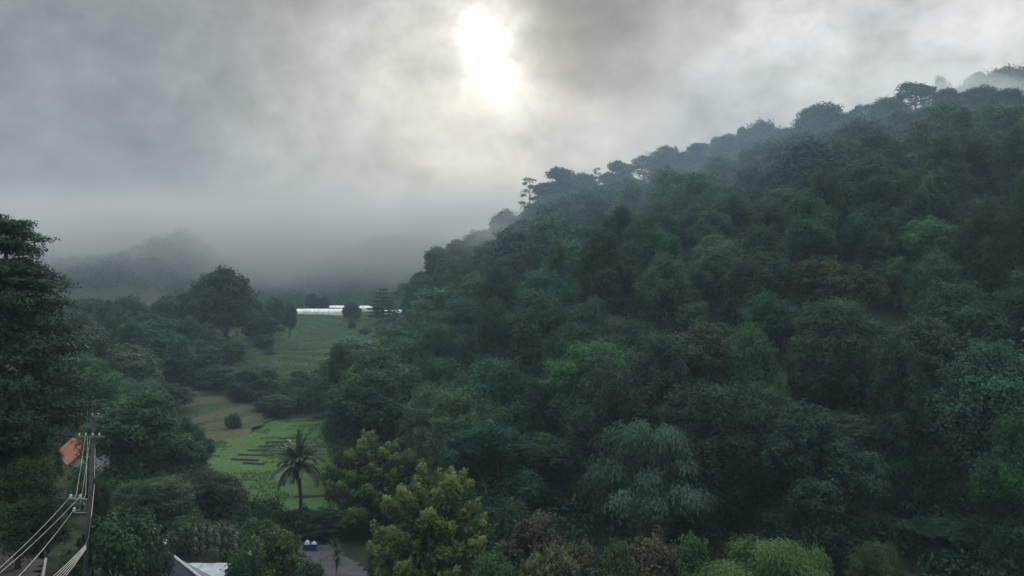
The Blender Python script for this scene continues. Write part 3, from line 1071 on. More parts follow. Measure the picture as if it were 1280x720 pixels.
want('tall0', 'dark', 389, 366, 15, 345, 'pointed tree behind the long greenhouse, the taller of a pair', LH)
want('round3', 'dark', 404, 371, 15, 345, 'rounded tree behind the long greenhouse, the shorter of a pair', LH)
want('round1', 'dark', 440, 377, 24, 312, 'dark bush-like tree in front of the gap between the greenhouses', LH)
want('round0', 'dark', 452, 440, 40, 220, 'dark crown at the lower right corner of the terraced field', LH)
want('round1', 'dark', 270, 455, 60, 190, 'dark crown on the near rim of the terraced field, left', LH)
want('multi0', 'dark', 310, 462, 60, 185, 'wide dark crown above the brown terraces', LH)
want('bushf', 'mid', 352, 470, 40, 192, 'green shrub on the near rim of the terraced field')
want('bushf', 'dark', 375, 482, 40, 186, 'dark shrub above the far end of the lawn')
want('round2', 'mid', 405, 470, 44, 178, 'green crown at the far right end of the lawn', LH)
want('round3', 'mid', 436, 485, 48, 160, 'green crown right of the far end of the lawn', LH)
want('multi1', 'dark', 428, 518, 36, 140, 'dark crown on the right edge of the lawn', LH)
want('round1', 'dark', 345, 492, 50, 178, 'dark crown at the head of the brown terraces', LH)
want('bushf', 'dark', 293, 515, 22, 158, 'dark shrub in the middle of the brown terraces')
want('bushf', 'dark', 255, 545, 34, 130, 'dark shrub at the foot of the brown terraces')
want('round0', 'dark', 215, 480, 56, 165, 'dark crown at the left end of the brown terraces', LH)
want('round3', 'dark', 105, 430, 50, 190, 'dark crown beside the big layered tree', LH)
want('round0', 'dark', 108, 440, 30, 172, 'dark crown hiding the left end of the long white roof', LH)
want('round1', 'dark', 118, 451, 50, 150, 'dark crown below the long white roof', LH)
want('nround0', 'mid', 130, 520, 60, 100, 'green tree just behind the far utility pole', LH)

rbl = random.Random(5)
for k in range(13):
    u = 296 + k * 10.5
    want(['round0', 'multi0', 'bushf', 'round3'][k % 4], ['dark', 'mid', 'dark', 'blue'][k % 4], u, 463 + rbl.uniform(-6, 12) + max(0, u - 330) * .10, 40, 199 + rbl.uniform(-3, 4),
         ['dark', 'green', 'dark', 'blue-green'][k % 4] + ' crown in the dense belt between the stepped field and the brown terraces', 'tree belt below the stepped field')
for k in range(7):
    u = 346 + k * 11
    want(['round1', 'multi1', 'bushf'][k % 3], ['dark', 'dark', 'mid'][k % 3], u, 488 + rbl.uniform(-4, 10), 36, 188 + rbl.uniform(-2, 3),
         ['domed dark', 'lumpy dark', 'green bushy'][k % 3] + ' crown in the front row of the belt at the head of the lawn', 'tree belt below the stepped field')

# ------------------------------------------------------------------ the rest of the hillside
RIDGE_V = [(440, 400), (470, 372), (500, 362), (530, 330), (550, 310), (600, 298), (640, 270), (680, 232), (740, 220), (800, 204), (870, 188), (960, 166), (1080, 136), (1150, 118), (1280, 118), (1400, 110)]


def ridge_v(u):
    return float(np.interp(u, [a for a, b in RIDGE_V], [b for a, b in RIDGE_V]))


def zone(u, v):
    rv = ridge_v(u)
    if v < rv + 38:
        if u < 640:
            return 'just under the low misty end of the ridge'
        if u < 770:
            return 'just under the sparse tree on the skyline'
        if u < 950:
            return 'just under the even middle skyline'
        if u < 1100:
            return 'just under the tallest dome of the skyline'
        return 'just under the foggy summit'
    if v < 300:
        if u < 900:
            return 'above the reddish-topped tree'
        if u < 1120:
            return 'on the upper slope below the tallest dome'
        return 'round the large pale dome under the summit'
    if v < 400:
        if u < 600:
            return 'on the slope right of the greenhouses'
        if u < 740:
            return 'round the broad blue-green crown on the left slope'
        if u < 960:
            return 'between the reddish-topped and the pale round-headed tree'
        if u < 1120:
            return 'in mid hill left of the olive crested tree'
        return 'round the large billowing crown at the right'
    if v < 510:
        if u < 600:
            return 'above the two yellow-green trees'
        if u < 740:
            return 'left of the pale round-headed tree'
        if u < 960:
            return 'above the big grey-green bamboo'
        if u < 1130:
            return 'above the huge dark dome'
        return 'round the bare pale trunk at the right'
    if u < 740:
        return 'in the gloom left of the big bamboo'
    if u < 960:
        return 'in the gloom at the foot of the big bamboo'
    if u < 1130:
        return 'at the foot of the huge dark dome'
    return 'low on the hill at the right edge'


rng = random.Random(77)
SHAPE = {'round': 'domed', 'multi': 'lumpy spreading', 'tall': 'upright', 'umbrella': 'flat-topped', 'feather': 'layered', 'bamboo': 'plumed'}
TONEW = {'dark': 'dark green', 'mid': 'mid-green', 'blue': 'blue-green', 'olive': 'olive', 'pale': 'pale green', 'russet': 'reddish-brown', 'bamboo': 'grey-green'}
NF = 0
for it in range(9000):
    d = math.sqrt(rng.uniform(64 ** 2, 292 ** 2))
    u = rng.uniform(425, 1370)
    x = (u - 640) / FPX * d
    foot = np.interp(u, [440, 470, 520, 600, 640, 760, 900, 1050, 1280, 1400], [108, 108, 104, 86, 82, 78, 74, 68, 64, 62])
    if d < foot or any(in_poly(np.array([x]), np.array([d]), g)[0] for g in (FIELD_P, UPPER_P)):
        continue
    r = (4.0 + .0125 * d) * rng.choice((.72, .9, 1.0, 1.1, 1.3))
    if any((x - a) ** 2 + (d - b) ** 2 < (.74 * (r + c)) ** 2 for a, b, c in PLACED):
        continue
    z = gz(x, d)
    near = d < 165
    k = rng.random()
    if near:
        key = 'nround%d' % rng.randrange(3) if k < .55 else 'nmulti%d' % rng.randrange(2)
    else:
        key = 'round%d' % rng.randrange(4) if k < .5 else ('multi%d' % rng.randrange(3) if k < .84 else ('tall%d' % rng.randrange(2) if k < .95 else 'bamboo_far'))
    tone = rng.choices(['dark', 'mid', 'blue', 'olive', 'pale', 'russet'], [38, 30, 20, 2, 9, 0])[0]
    if key.startswith('bamboo'):
        tone = 'bamboo'
    h = (12.5 + .016 * d) * rng.uniform(.78, 1.3)
    uu, vv = proj(x, d, z + h)
    rpx = r * FPX / d
    if d < 322 and uu - rpx < 506 and vv < 397:
        continue
    if (d < 190 and vv > 480 and uu - rpx < 414) or (190 <= d < 322 and uu - rpx < 462):
        continue
    if vv < ridge_v(uu) + 15:
        h -= (ridge_v(uu) + 15 - vv) / FPX * d
        if h < 5:
            continue
        vv = ridge_v(uu) + 15
    base = key.lstrip('n').rstrip('0123456789')
    base = {'ound': 'round', 'ulti': 'multi', 'eather': 'feather'}.get(base, base)
    base = 'bamboo' if base.startswith('bamboo') else base
    lab = '%s %s %s %s' % (TONEW[tone], SHAPE.get(base, 'rounded'), 'bamboo clump' if base == 'bamboo' else 'tree', zone(uu, vv))
    PLACED.append((x, d, r))
    p = PROTO[key]
    QUEUE.append(dict(key=key, tone=tone, x=x, y=d, z=z, sx=r / p['R'] * 1.08, sz=h / p['H'], label=lab, group=SL, keep=False, u=uu, v=vv))

TOPW = {'dark': 'dark green', 'mid': 'mid-green', 'blue': 'blue-green', 'olive': 'olive', 'pale': 'pale green'}
for it in range(2500):
    d = math.sqrt(rng.uniform(74 ** 2, 256 ** 2))
    u = rng.uniform(92, 350)
    x = (u - 640) / FPX * d
    r = (3.2 + .0075 * d) * rng.choice((.8, 1.0, 1.2))
    rp_ = r * FPX / d
    if any(in_poly(np.array([x]), np.array([d]), g)[0] for g in (FIELD_P, UPPER_P, BROWN_P, ROAD_P)):
        continue
    if any((x - a) ** 2 + (d - b) ** 2 < (.70 * (r + c)) ** 2 for a, b, c in PLACED):
        continue
    if (abs(u - 131) < 24 and 140 < d < 192) or (abs(u - 98) < 56 and d < 104):
        continue
    z = gz(x, d)
    h = (8.0 + .024 * d) * rng.uniform(.8, 1.25)
    uu, vv = proj(x, d, z + h)
    if (d < 128 and uu + rp_ > 214 and vv < 575) or (d < 96 and uu + rp_ > 262 and vv < 612) or (d < 205 and uu + rp_ > 292) or (d >= 205 and uu + rp_ > 296):
        continue
    if vv < 372:
        h -= (372 - vv) / FPX * d
        vv = 372
        if h < 5:
            continue
    near = d < 120
    key = ('nround%d' % rng.randrange(3) if rng.random() < .5 else 'nmulti%d' % rng.randrange(2)) if near else rng.choice(['round0', 'round1', 'round2', 'round3', 'multi0', 'multi1', 'multi2', 'tall0', 'tall1', 'bamboo_far'])
    tone = 'bamboo' if key == 'bamboo_far' else rng.choices(['dark', 'mid', 'blue', 'olive', 'pale'], [40, 26, 14, 8, 12])[0]
    base = 'bamboo' if key == 'bamboo_far' else ('domed' if 'round' in key else ('lumpy' if 'multi' in key else 'upright'))
    where = 'along the top of the left hill' if vv < 405 else ('in the middle of the left hill' if vv < 455 else ('low on the left hill over the brown terraces' if vv < 530 else 'between the utility poles and the lawn'))
    lab = ('pale plumed bamboo ' if base == 'bamboo' else '%s %s tree ' % (TOPW[tone], base)) + where
    PLACED.append((x, d, r))
    p = PROTO[key]
    QUEUE.append(dict(key=key, tone=tone, x=x, y=d, z=z, sx=r / p['R'] * 1.08, sz=h / p['H'], label=lab, group=LH, keep=False, u=uu, v=vv))

# which of these the picture shows: a coarse painter's buffer over crown ellipses, nearest first
QUEUE.sort(key=lambda q: q['y'])
BW, BH = 320, 180
buf = np.zeros((BH, BW), bool)
yy, xx = np.mgrid[0:BH, 0:BW]
for q in QUEUE:
    p = PROTO[q['key']]
    H, R = p['H'] * q['sz'], p['R'] * q['sx']
    uc, vc = proj(q['x'], q['y'], q['z'] + H * .62)
    ru, rv = R * .95 * FPX / q['y'], H * .38 * FPX / q['y']
    m = ((xx - uc / 4) / (ru / 4)) ** 2 + ((yy - vc / 4) / (rv / 4)) ** 2 < 1
    q['seen'] = int((m & ~buf).sum())
    buf |= m
BACK = [q for q in QUEUE if not q['keep'] and q['seen'] < 10]
extra = [q for q in QUEUE if not q['keep'] and q['seen'] >= 10]
extra.sort(key=lambda q: -q['seen'])
n_keep = sum(1 for q in QUEUE if q['keep'])
LIMIT = 290 - sum(1 for q in QUEUE if q['keep'] and PROTO[q['key']]['cat'] == 'tree')
BACK += extra[LIMIT:]
SHOW = [q for q in QUEUE if q['keep']] + extra[:LIMIT]
print('trees: fixed', n_keep, 'filled', len(extra[:LIMIT]), 'rest', len(BACK))


def build_tree(q):
    p = PROTO[q['key']]
    root = empty(p['name'], (q['x'], q['y'], q['z']), rng.uniform(0, 6.28))
    root.scale = (q['sx'] * rng.uniform(.95, 1.05), q['sx'], q['sz'])
    tag(root, q['label'], p['cat'], q['group'])
    link_mesh(p['tr'], p['trunk'], root)
    link_mesh('crown', crown_mesh(q['key'], q['tone']), root)
    return root


for q in SHOW:
    build_tree(q)

# undergrowth and the trees hidden behind others: nobody could count it
UG = Leaves(900)
r9 = np.random.RandomState(900)
for q in BACK:
    p = PROTO[q['key']]
    H, R = p['H'] * q['sz'], p['R'] * q['sx']
    for k in range(7):
        a = k * 2.4
        UG.puff((q['x'] + math.cos(a) * R * .55, q['y'] + math.sin(a) * R * .55, q['z'] + H * (.55 + .05 * (k % 5))), (R * .45, R * .45, H * .22), 60, .75)
n = 0
while n < 2200:
    d = math.sqrt(r9.uniform(58 ** 2, (110 if n > 1500 else 300) ** 2))
    u = r9.uniform(440, 1370)
    foot = np.interp(u, [440, 470, 520, 600, 640, 760, 900, 1050, 1280, 1400], [100, 100, 96, 84, 80, 72, 66, 60, 56, 54])
    x = (u - 640) / FPX * d
    if d < foot or any(in_poly(np.array([x]), np.array([d]), g)[0] for g in (FIELD_P, UPPER_P)):
        continue
    s = r9.uniform(1.0, 2.3)
    UG.puff((x, d, gz(x, d) + s * r9.uniform(.5, 1.3)), (s, s, s * .9), 70, .40 + .0015 * d)
    n += 1
n = 0
GREEN = [FIELD_P, UPPER_P, BROWN_P, ROAD_P]
while n < 700:                                  # the left side of the valley
    d = math.sqrt(r9.uniform(50 ** 2, 330 ** 2))
    u = r9.uniform(-20, 480)
    x = (u - 640) / FPX * d
    if any(in_poly(np.array([x]), np.array([d]), g)[0] for g in GREEN) or (u > 360 and d < 88) or (d > 318 and u > 355):
        continue
    s = r9.uniform(.8, 1.8) if d > 75 else r9.uniform(.4, .8)
    UG.puff((x, d, gz(x, d) + s * .5), (s, s, s * .8), 70, .32 + .0015 * d)
    n += 1
tag(link_mesh('undergrowth', UG.mesh('undergrowth', FM['dark'])), 'dark undergrowth filling the gaps between the trees', 'undergrowth', kind='stuff')

# the woods on the far hills in fog
FW = Leaves(901)
for i in range(1500):
    d = r9.uniform(430, 600)
    u = r9.uniform(-60, 640)
    x = (u - 640) / FPX * d
    if 70 < u < 285 and d < 455:
        continue
    s = r9.uniform(4, 6.5)
    FW.puff((x, d, gz(x, d) + s * .55), (s, s, s * .9), 180, .95)
for i in range(260):
    d = r9.uniform(345, 430)
    u = r9.uniform(-60, 640)
    x = (u - 640) / FPX * d
    if 70 < u < 285 and d > 410 or (350 < u < 520 and d < 385):
        continue
    s = r9.uniform(2, 4)
    FW.puff((x, d, gz(x, d) + s * .5), (s, s, s * .9), 60, 1.0)
tag(link_mesh('far_woods', FW.mesh('far_woods', FM['dark'])), 'woods on the far hills fading into the fog', 'woods', kind='stuff')
# the summit behind the right ridge
SWL = Leaves(902)
for i in range(420):
    d = r9.uniform(305, 470)
    u = r9.uniform(560, 1480)
    x = (u - 640) / FPX * d
    s = r9.uniform(3, 5)
    z = gz(x, d)
    uu, vv = proj(x, d, z + s * 1.7)
    if vv < ridge_v(uu) - (14 if uu > 1080 else -6):
        continue
    SWL.puff((x, d, z + s * .8), (s, s, s * .9), 90, 1.0)
tag(link_mesh('summit_woods', SWL.mesh('summit_woods', FM['dark'])), 'woods behind the skyline of the right hill', 'woods', kind='stuff')

# grass and crops on the fields
GR = Leaves(903)


def scatter(poly, n, leaf, zfun, lift, h):
    xs = [p[0] for p in poly]
    ys = [p[1] for p in poly]
    X = r9.uniform(min(xs), max(xs), n)
    Y = r9.uniform(min(ys), max(ys), n)
    k = in_poly(X, Y, poly)
    X, Y = X[k], Y[k]
    Z = ground(X, Y)
    if zfun:
        Z = zfun(X, Y, Z)
    m = len(X)
    nm = np.stack([r9.normal(size=m) * .6, r9.normal(size=m) * .6, .6 + r9.rand(m) * 1.2], -1)
    al = np.stack([r9.normal(size=m) * .6, r9.normal(size=m) * .6, np.ones(m)], -1)
    ll = leaf * r9.uniform(.5, 1.4, m)
    return np.stack([X, Y, Z + lift + ll * h], -1), nm, ll, al


pp, nm, ll, al = scatter(UPPER_P, 34000, .42, terrace(1.3, 2.2, .95), .25, .25)
GR.add(pp, nm, ll, ll * .6, .25 + .5 * r9.rand(len(pp)), along=al)
tag(link_mesh('crop', GR.mesh('crop', foliage_mat('foliage_crop', (.040, .086, .032)))), 'low green crop on the stepped field', 'crop', kind='stuff')
GR2 = Leaves(904)
pp, nm, ll, al = scatter(FIELD_P, 60000, .16, None, .12, .2)
GR2.add(pp, nm, ll, ll * .5, .35 + .3 * r9.rand(len(pp)), along=al)
wk = wav(pp[:, 0], pp[:, 1], 14, 21) + .5 * wav(pp[:, 0], pp[:, 1], 5, 22) > .22
GR2.add(pp[wk] + [0, 0, .08], nm[wk], ll[wk] * 2.2, ll[wk] * 1.0, .15 + .35 * r9.rand(int(wk.sum())), along=al[wk])
tag(link_mesh('grass', GR2.mesh('grass', foliage_mat('foliage_grass', (.060, .126, .034)))), 'short grass on the valley floor', 'grass', kind='stuff')
GR3 = Leaves(905)
pp, nm, ll, al = scatter(BROWN_P, 7000, .30, terrace(1.25, .8, .95), .2, .3)
GR3.add(pp, nm, ll, ll * .4, r9.rand(len(pp)), along=al)
tag(link_mesh('dry_grass', GR3.mesh('dry_grass', foliage_mat('foliage_dry', (.055, .070, .034)))), 'dry grass on the brown terraces', 'grass', kind='stuff')

# ------------------------------------------------------------------ the big layered tree at the left edge
BT = Leaves(950)
mb = MB()
rb = random.Random(950)
bx, bd = (-10 - 640) / FPX * 46, 46.0
bz = gz(bx, bd)
HT = P(0, 274, bd).z - bz
mb.tube([(0, 0, -1), (.1, 0, HT * .3), (.35, 0, HT * .6), (.75, 0, HT * .86), (.9, 0, HT - .3)], [.5, .4, .26, .13, .05], 8, cap=False)
# (pixel row, half width in pixels) of the outline read off the photo
PROF = [(277, 18), (284, 32), (292, 40), (300, 46), (308, 36), (328, 36), (336, 50), (346, 56), (362, 66), (385, 72), (410, 78), (440, 94), (470, 108), (500, 106), (525, 92), (550, 58), (580, 48), (615, 44)]
for v, hw in PROF:
    z = P(0, v, bd).z - bz
    Rt = hw / FPX * bd
    topv = v < 312
    nb = 7 if topv else 15
    for b in range(nb):
        a = b * 2.39996 + v * .37
        if v < 350 and rb.random() < .25:
            continue
        dz = rb.uniform(-.3, .3) if topv else (rb.uniform(-.3, .25) if v < 360 else rb.uniform(-.75, .75))
        reach = rb.uniform(.78, 1.08)
        for q in ((.3, .62, .95) if topv else (.45, .7, .88, 1.0)):
            rr = Rt * q * reach
            c = (.6 + math.cos(a) * rr, math.sin(a) * rr, z + dz - .07 * rr + rb.uniform(-.15, .15))
            s = (.62 + .05 * Rt) * rb.uniform(.75, 1.2)
            BT.puff(c, (s * 1.2, s * 1.2, s * (.34 if v < 350 else .55)), 120, .21, up=.5, asp=.5)
        limb(mb, (.5, 0, z - .15), c, .06, .02, rb, bend=.04, seg=3, sides=4)
    if v > 400:
        BT.puff((.4, 0, z), (Rt * .82, Rt * .82, .9), 420, .45, tint=.1)
bt = empty('layered_tree', (bx, bd, bz))
tag(bt, 'tall dark tree at the left edge with tiered boughs, nearest to the viewer', 'tree')
mb.build('trunk', BARK, bt, True)
link_mesh('crown', BT.mesh('layered_tree_crown', FM['dark']), bt)

# bare pale trunks that show on the right slope
for (u, v0, v1, d, lean, lb) in ((1262, 462, 505, 98, .9, 'bare pale leaning trunk among the dark crowns at the right'), (935, 505, 560, 92, .1, 'slim bare grey trunk in the shade right of the big bamboo')):
    a, b = P(u, v1, d), P(u + lean * 12, v0, d)
    base = Vector((a.x, a.y, gz(a.x, a.y) - .5))
    m = MB()
    limb(m, base, b, .22, .10, rb, bend=.03)
    mid = base.lerp(b, .72)
    limb(m, mid, mid + Vector((-1.6, .4, 2.2)), .10, .03, rb, bend=.05)
    limb(m, b, b + Vector((1.0, .3, 1.4)), .09, .03, rb, bend=.05)
    root = empty('bare_tree', base)
    tag(root, lb, 'tree')
    m.v = [tuple(Vector(p) - base) for p in m.v]
    m.build('trunk', BARK_PALE, root, True)
    tw = Leaves(int(u))
    for cc in (mid + Vector((-1.6, .4, 2.2)), b + Vector((1.0, .3, 1.4))):
        tw.puff(cc - base, (.8, .8, .45), 120, .3)
    link_mesh('crown', tw.mesh('bare_tree_crown', FM['mid']), root)

# ------------------------------------------------------------------ coconut palm on the lawn
pd = 86.0
pb = P(374, 660, pd)
px, pz = pb.x, gz(pb.x, pd)
hp = P(372, 581, pd).z - pz
palm = empty('coconut_palm', (px, pd, pz))
tag(palm, 'coconut palm with drooping fronds standing at the near edge of the bright green lawn', 'palm')
m = MB()
m.tube([(0, 0, -.4), (.1, 0, .3), (.15, 0, hp * .5), (-.1, 0, hp * .85), (-.15, 0, hp)], [.34, .25, .2, .18, .2], 8, cap=False)
m.build('trunk', plain_mat('palm_bark', (.06, .052, .044), rough=.9, vary=.35, scale=4), palm, True)
rp = random.Random(31)
for i in range(46):
    a = i * 2.39996
    el = math.radians([82, 68, 56, 42, 26, 8, -14, 62][i % 8] + rp.uniform(-8, 8))
    Lf = rp.uniform(3.1, 4.1)
    p = Vector((0, 0, 0))
    dr = Vector((math.cos(a) * math.cos(el), math.sin(a) * math.cos(el), math.sin(el)))
    path = [p.copy()]
    for k in range(10):
        p = p + dr * (Lf / 10)
        dr = (dr + Vector((0, 0, -.18))).normalized()
        path.append(p.copy())
    fm = MB()
    fm.tube(path, [.05 - .004 * k for k in range(11)], 4, cap=False)
    for k in range(1, 11):
        for sub in (0.0, .25, .5, .75):
            if k == 10 and sub > 0:
                continue
            c = path[k].lerp(path[min(k + 1, 10)], sub)
            t = (path[min(k + 1, 10)] - path[k - 1]).normalized()
            side = t.cross(Vector((0, 0, 1)))
            side = side.normalized() if side.length > .05 else Vector((math.sin(a), -math.cos(a), 0))
            ll = (.80 - abs(k - 4.5) * .07) * rp.uniform(.85, 1.1)
            for sg in (-1, 1):
                tip = c + side * sg * ll * .58 + t * ll * .55 + Vector((0, 0, -ll * .6))
                w = t * .036
                md = c.lerp(tip, .5) + Vector((0, 0, .09))
                fm.add([c - w, c + w, md + w * 1.3, md - w * 1.3, tip], [(0, 1, 2, 3), (3, 2, 4)])
    fm.build('frond', FM['palm'] if i not in (6, 14, 22) else FM['russet'], palm, loc=(-.15, 0, hp))
nuts = MB()
for k in range(7):
    a = k * .9
    c = Vector((-.15 + math.cos(a) * .3, math.sin(a) * .3, hp - .35))
    nuts.tube([c + Vector((0, 0, .16)), c + Vector((0, 0, .08)), c, c - Vector((0, 0, .1)), c - Vector((0, 0, .17))], [.03, .11, .13, .1, .02], 7)
nuts.build('coconuts', plain_mat('coconut', (.09, .085, .04)), palm, True)

# ------------------------------------------------------------------ strap-leaved plants by the metal roof, and the young one in the yard


def strap_mesh(seed, n=34, ln=.75):
    r = random.Random(seed)
    m = MB()
    tints = []
    for i in range(n):
        a = i * 2.4
        el = math.radians(80 - 95 * (i / n))
        d = Vector((math.cos(a) * math.cos(el), math.sin(a) * math.cos(el), math.sin(el)))
        p = Vector((0, 0, 0))
        side = Vector((-math.sin(a), math.cos(a), 0))
        vs = []
        L_ = ln * r.uniform(.8, 1.15)
        for k in range(5):
            w = (.02, .042, .045, .032, .004)[k]
            vs += [p - side * w, p + side * w]
            p = p + d * L_ / 4
            d = (d + Vector((0, 0, -.22))).normalized()
        m.add(vs, [(2 * k, 2 * k + 1, 2 * k + 3, 2 * k + 2) for k in range(4)])
        tints += [r.random()] * 10
    me = m.mesh('strap_rosette', FM['strap'])
    at = me.attributes.new('tint', 'FLOAT', 'POINT')
    at.data.foreach_set('value', tints)
    return me


ROS = [strap_mesh(k) for k in range(3)]


def strap_plant(u, vtop, d, label, group=None, k=0, sc=1.0):
    top = P(u, vtop, d)
    z0 = gz(top.x, top.y)
    o = empty('dracaena', (top.x, top.y, z0))
    tag(o, label, 'plant', group)
    m = MB()
    h = max(top.z - z0 - .3, .4)
    m.tube([(0, 0, -.2), (.05, 0, h * .5), (0, 0, h)], [.05, .04, .035], 6)
    m.build('stem', BARK_PALE, o)
    for j in range(3):
        c = link_mesh('leaf_rosette', ROS[(k + j) % 3], o, (rb.uniform(-.12, .12), rb.uniform(-.12, .12), h * (1.0 - .26 * j)))
        c.scale = (sc, sc, sc)
        c.rotation_euler = (0, 0, rb.uniform(0, 6))
    return o


ROW = [(214, 668), (232, 662), (240, 655), (250, 660), (258, 656), (268, 662), (276, 655), (285, 656), (292, 662), (298, 668)]
for i, (u, v) in enumerate(ROW):
    strap_plant(u, v, 64.5 + (i % 3) * .8, 'strap-leaved plant in the dense row behind the sheet-metal roof', 'row of strap-leaved plants', i)
strap_plant(420, 680, 70, 'young strap-leaved plant on a thin stem, alone at the edge of the paved yard', None, 1, 1.25)
strap_plant(344, 662, 64, 'strap-leaved plant rising behind the yellow-tipped shrub', None, 2, 1.1)

# ------------------------------------------------------------------ soil beds across the lawn
SOIL = plain_mat('dark_soil', (.030, .027, .022), rough=.95, vary=.4, scale=2)
beds = [(290, 323, 577), (298, 338, 570), (310, 348, 562), (324, 360, 556), (333, 366, 551), (350, 372, 547), (368, 408, 620), (376, 398, 560), (304, 330, 581)]
for i, (u0, u1, v) in enumerate(beds):
    d = -25.0 / P(0, v, 1).z
    a, b = P(u0, v, d), P(u1, v, d)
    m = MB()
    for k in range(9):
        t0, t1 = k / 9, (k + 1) / 9
        x0, x1 = a.x + (b.x - a.x) * t0, a.x + (b.x - a.x) * t1
        z = gz((x0 + x1) / 2, d)
        w = rb.uniform(.35, .58)
        m.add([(x0, d - w, z + .05), (x1, d - w, z + .05), (x1, d - w * .4, z + .42), (x0, d - w * .4, z + .42), (x1, d + w * .5, z + .38), (x0, d + w * .5, z + .38), (x1, d + w, z + .05), (x0, d + w, z + .05)],
              [(0, 1, 2, 3), (3, 2, 4, 5), (5, 4, 6, 7), (0, 3, 5, 7), (1, 6, 4, 2)])
    o = m.build('soil_bed', SOIL)
    tag(o, 'dark narrow soil bed lying across the lawn', 'soil bed', 'dark soil beds across the lawn')

# ------------------------------------------------------------------ greenhouses on the shelf
PLASTIC = plain_mat('greenhouse_plastic', (.74, .76, .78), rough=.35, vary=.22, scale=.5, spec=.5)
STEEL = plain_mat('galvanised_steel', (.35, .36, .37), rough=.5, metal=.6)
NET = plain_mat('shade_net', (.03, .032, .034), rough=.9)


def greenhouse(u0, u1, vb, d, h, depth, label):
    a, b = P(u0, vb, d), P(u1, vb, d)
    z = min(gz(a.x, d), gz(b.x, d))
    z = max(z, a.z)
    L_ = b.x - a.x
    o = empty('greenhouse', ((a.x + b.x) / 2, d, z))
    tag(o, label, 'greenhouse', 'white plastic greenhouses on the shelf')
    m = MB()
    n = 12
    nb = max(3, int(L_ / 2.0))
    vs, fs = [], []
    for i in range(nb + 1):
        x = -L_ / 2 + L_ * i / nb
        for k in range(n + 1):
            an = math.pi * k / n
            sag = .04 if i % 2 else 0
            vs.append((x, -math.cos(an) * depth / 2, h * .35 + math.sin(an) * (h * .65 - sag)))
    for i in range(nb):
        for k in range(n):
            fs.append((i * (n + 1) + k, (i + 1) * (n + 1) + k, (i + 1) * (n + 1) + k + 1, i * (n + 1) + k + 1))
    m.add(vs, fs)
    m.add([(-L_ / 2, -depth / 2, -.4), (L_ / 2, -depth / 2, -.4), (L_ / 2, -depth / 2, h * .35), (-L_ / 2, -depth / 2, h * .35)], [(0, 1, 2, 3)])
    m.add([(-L_ / 2, depth / 2, -.4), (L_ / 2, depth / 2, -.4), (L_ / 2, depth / 2, h * .35), (-L_ / 2, depth / 2, h * .35)], [(3, 2, 1, 0)])
    m.build('plastic_cover', PLASTIC, o, True)
    for sx in (-1, 1):
        e = MB()
        vv = [(sx * L_ / 2, -depth / 2, -.4), (sx * L_ / 2, depth / 2, -.4)]
        vv += [(sx * L_ / 2, math.cos(math.pi * k / n) * depth / 2, h * .35 + math.sin(math.pi * k / n) * h * .65) for k in range(n + 1)]
        e.add(vv, [tuple(range(len(vv)))])
        e.build('end_wall', PLASTIC, o)
    hp_ = MB()
    for i in range(nb + 1):
        x = -L_ / 2 + L_ * i / nb
        hp_.tube([(x, -math.cos(math.pi * k / 8) * (depth / 2 + .06), h * .35 + math.sin(math.pi * k / 8) * (h * .65 + .06)) for k in range(9)], .04, 4)
    hp_.build('hoops', STEEL, o)
    rn = MB()
    rn.tube([(-L_ / 2, 0, h + .12), (L_ / 2, 0, h + .12)], .14, 6)
    rn.build('ridge_net', NET, o)
    return o


greenhouse(372, 430, 393, 331, 2.5, 6.0, 'long white greenhouse at the top of the stepped field')
greenhouse(409, 432, 388, 352, 2.3, 5.0, 'short white greenhouse peeping over the long one')
greenhouse(447, 466, 388, 350, 2.2, 5.0, 'small white greenhouse behind the bush-like tree')
greenhouse(475, 502, 393, 325, 2.1, 5.0, 'white greenhouse under the layered tree, nearest the ridge')
hut = empty('hut', (P(464, 437, 262).x, 262, gz(P(464, 437, 262).x, 262)))
tag(hut, 'tiny pale hut at the right side of the stepped field', 'hut')
m = MB()
m.box((0, 0, 1.2), (2.4, 2.2, 2.8))
m.build('wall', plain_mat('hut_wall', (.38, .37, .34)), hut)
m = MB()
m.box((.3, -1.12, 1.0), (.8, .05, 1.9))
m.build('door', plain_mat('hut_door', (.10, .09, .08)), hut)
m = MB()
m.add([(-1.6, -1.6, 2.5), (1.6, -1.6, 2.5), (1.6, 1.6, 3.2), (-1.6, 1.6, 3.2), (-1.6, -1.6, 2.62), (1.6, -1.6, 2.62), (1.6, 1.6, 3.32), (-1.6, 1.6, 3.32)],
      [(3, 2, 1, 0), (4, 5, 6, 7), (0, 1, 5, 4), (1, 2, 6, 5), (2, 3, 7, 6), (3, 0, 4, 7)])
m.build('roof', plain_mat('hut_roof', (.16, .15, .14)), hut)

# ------------------------------------------------------------------ houses


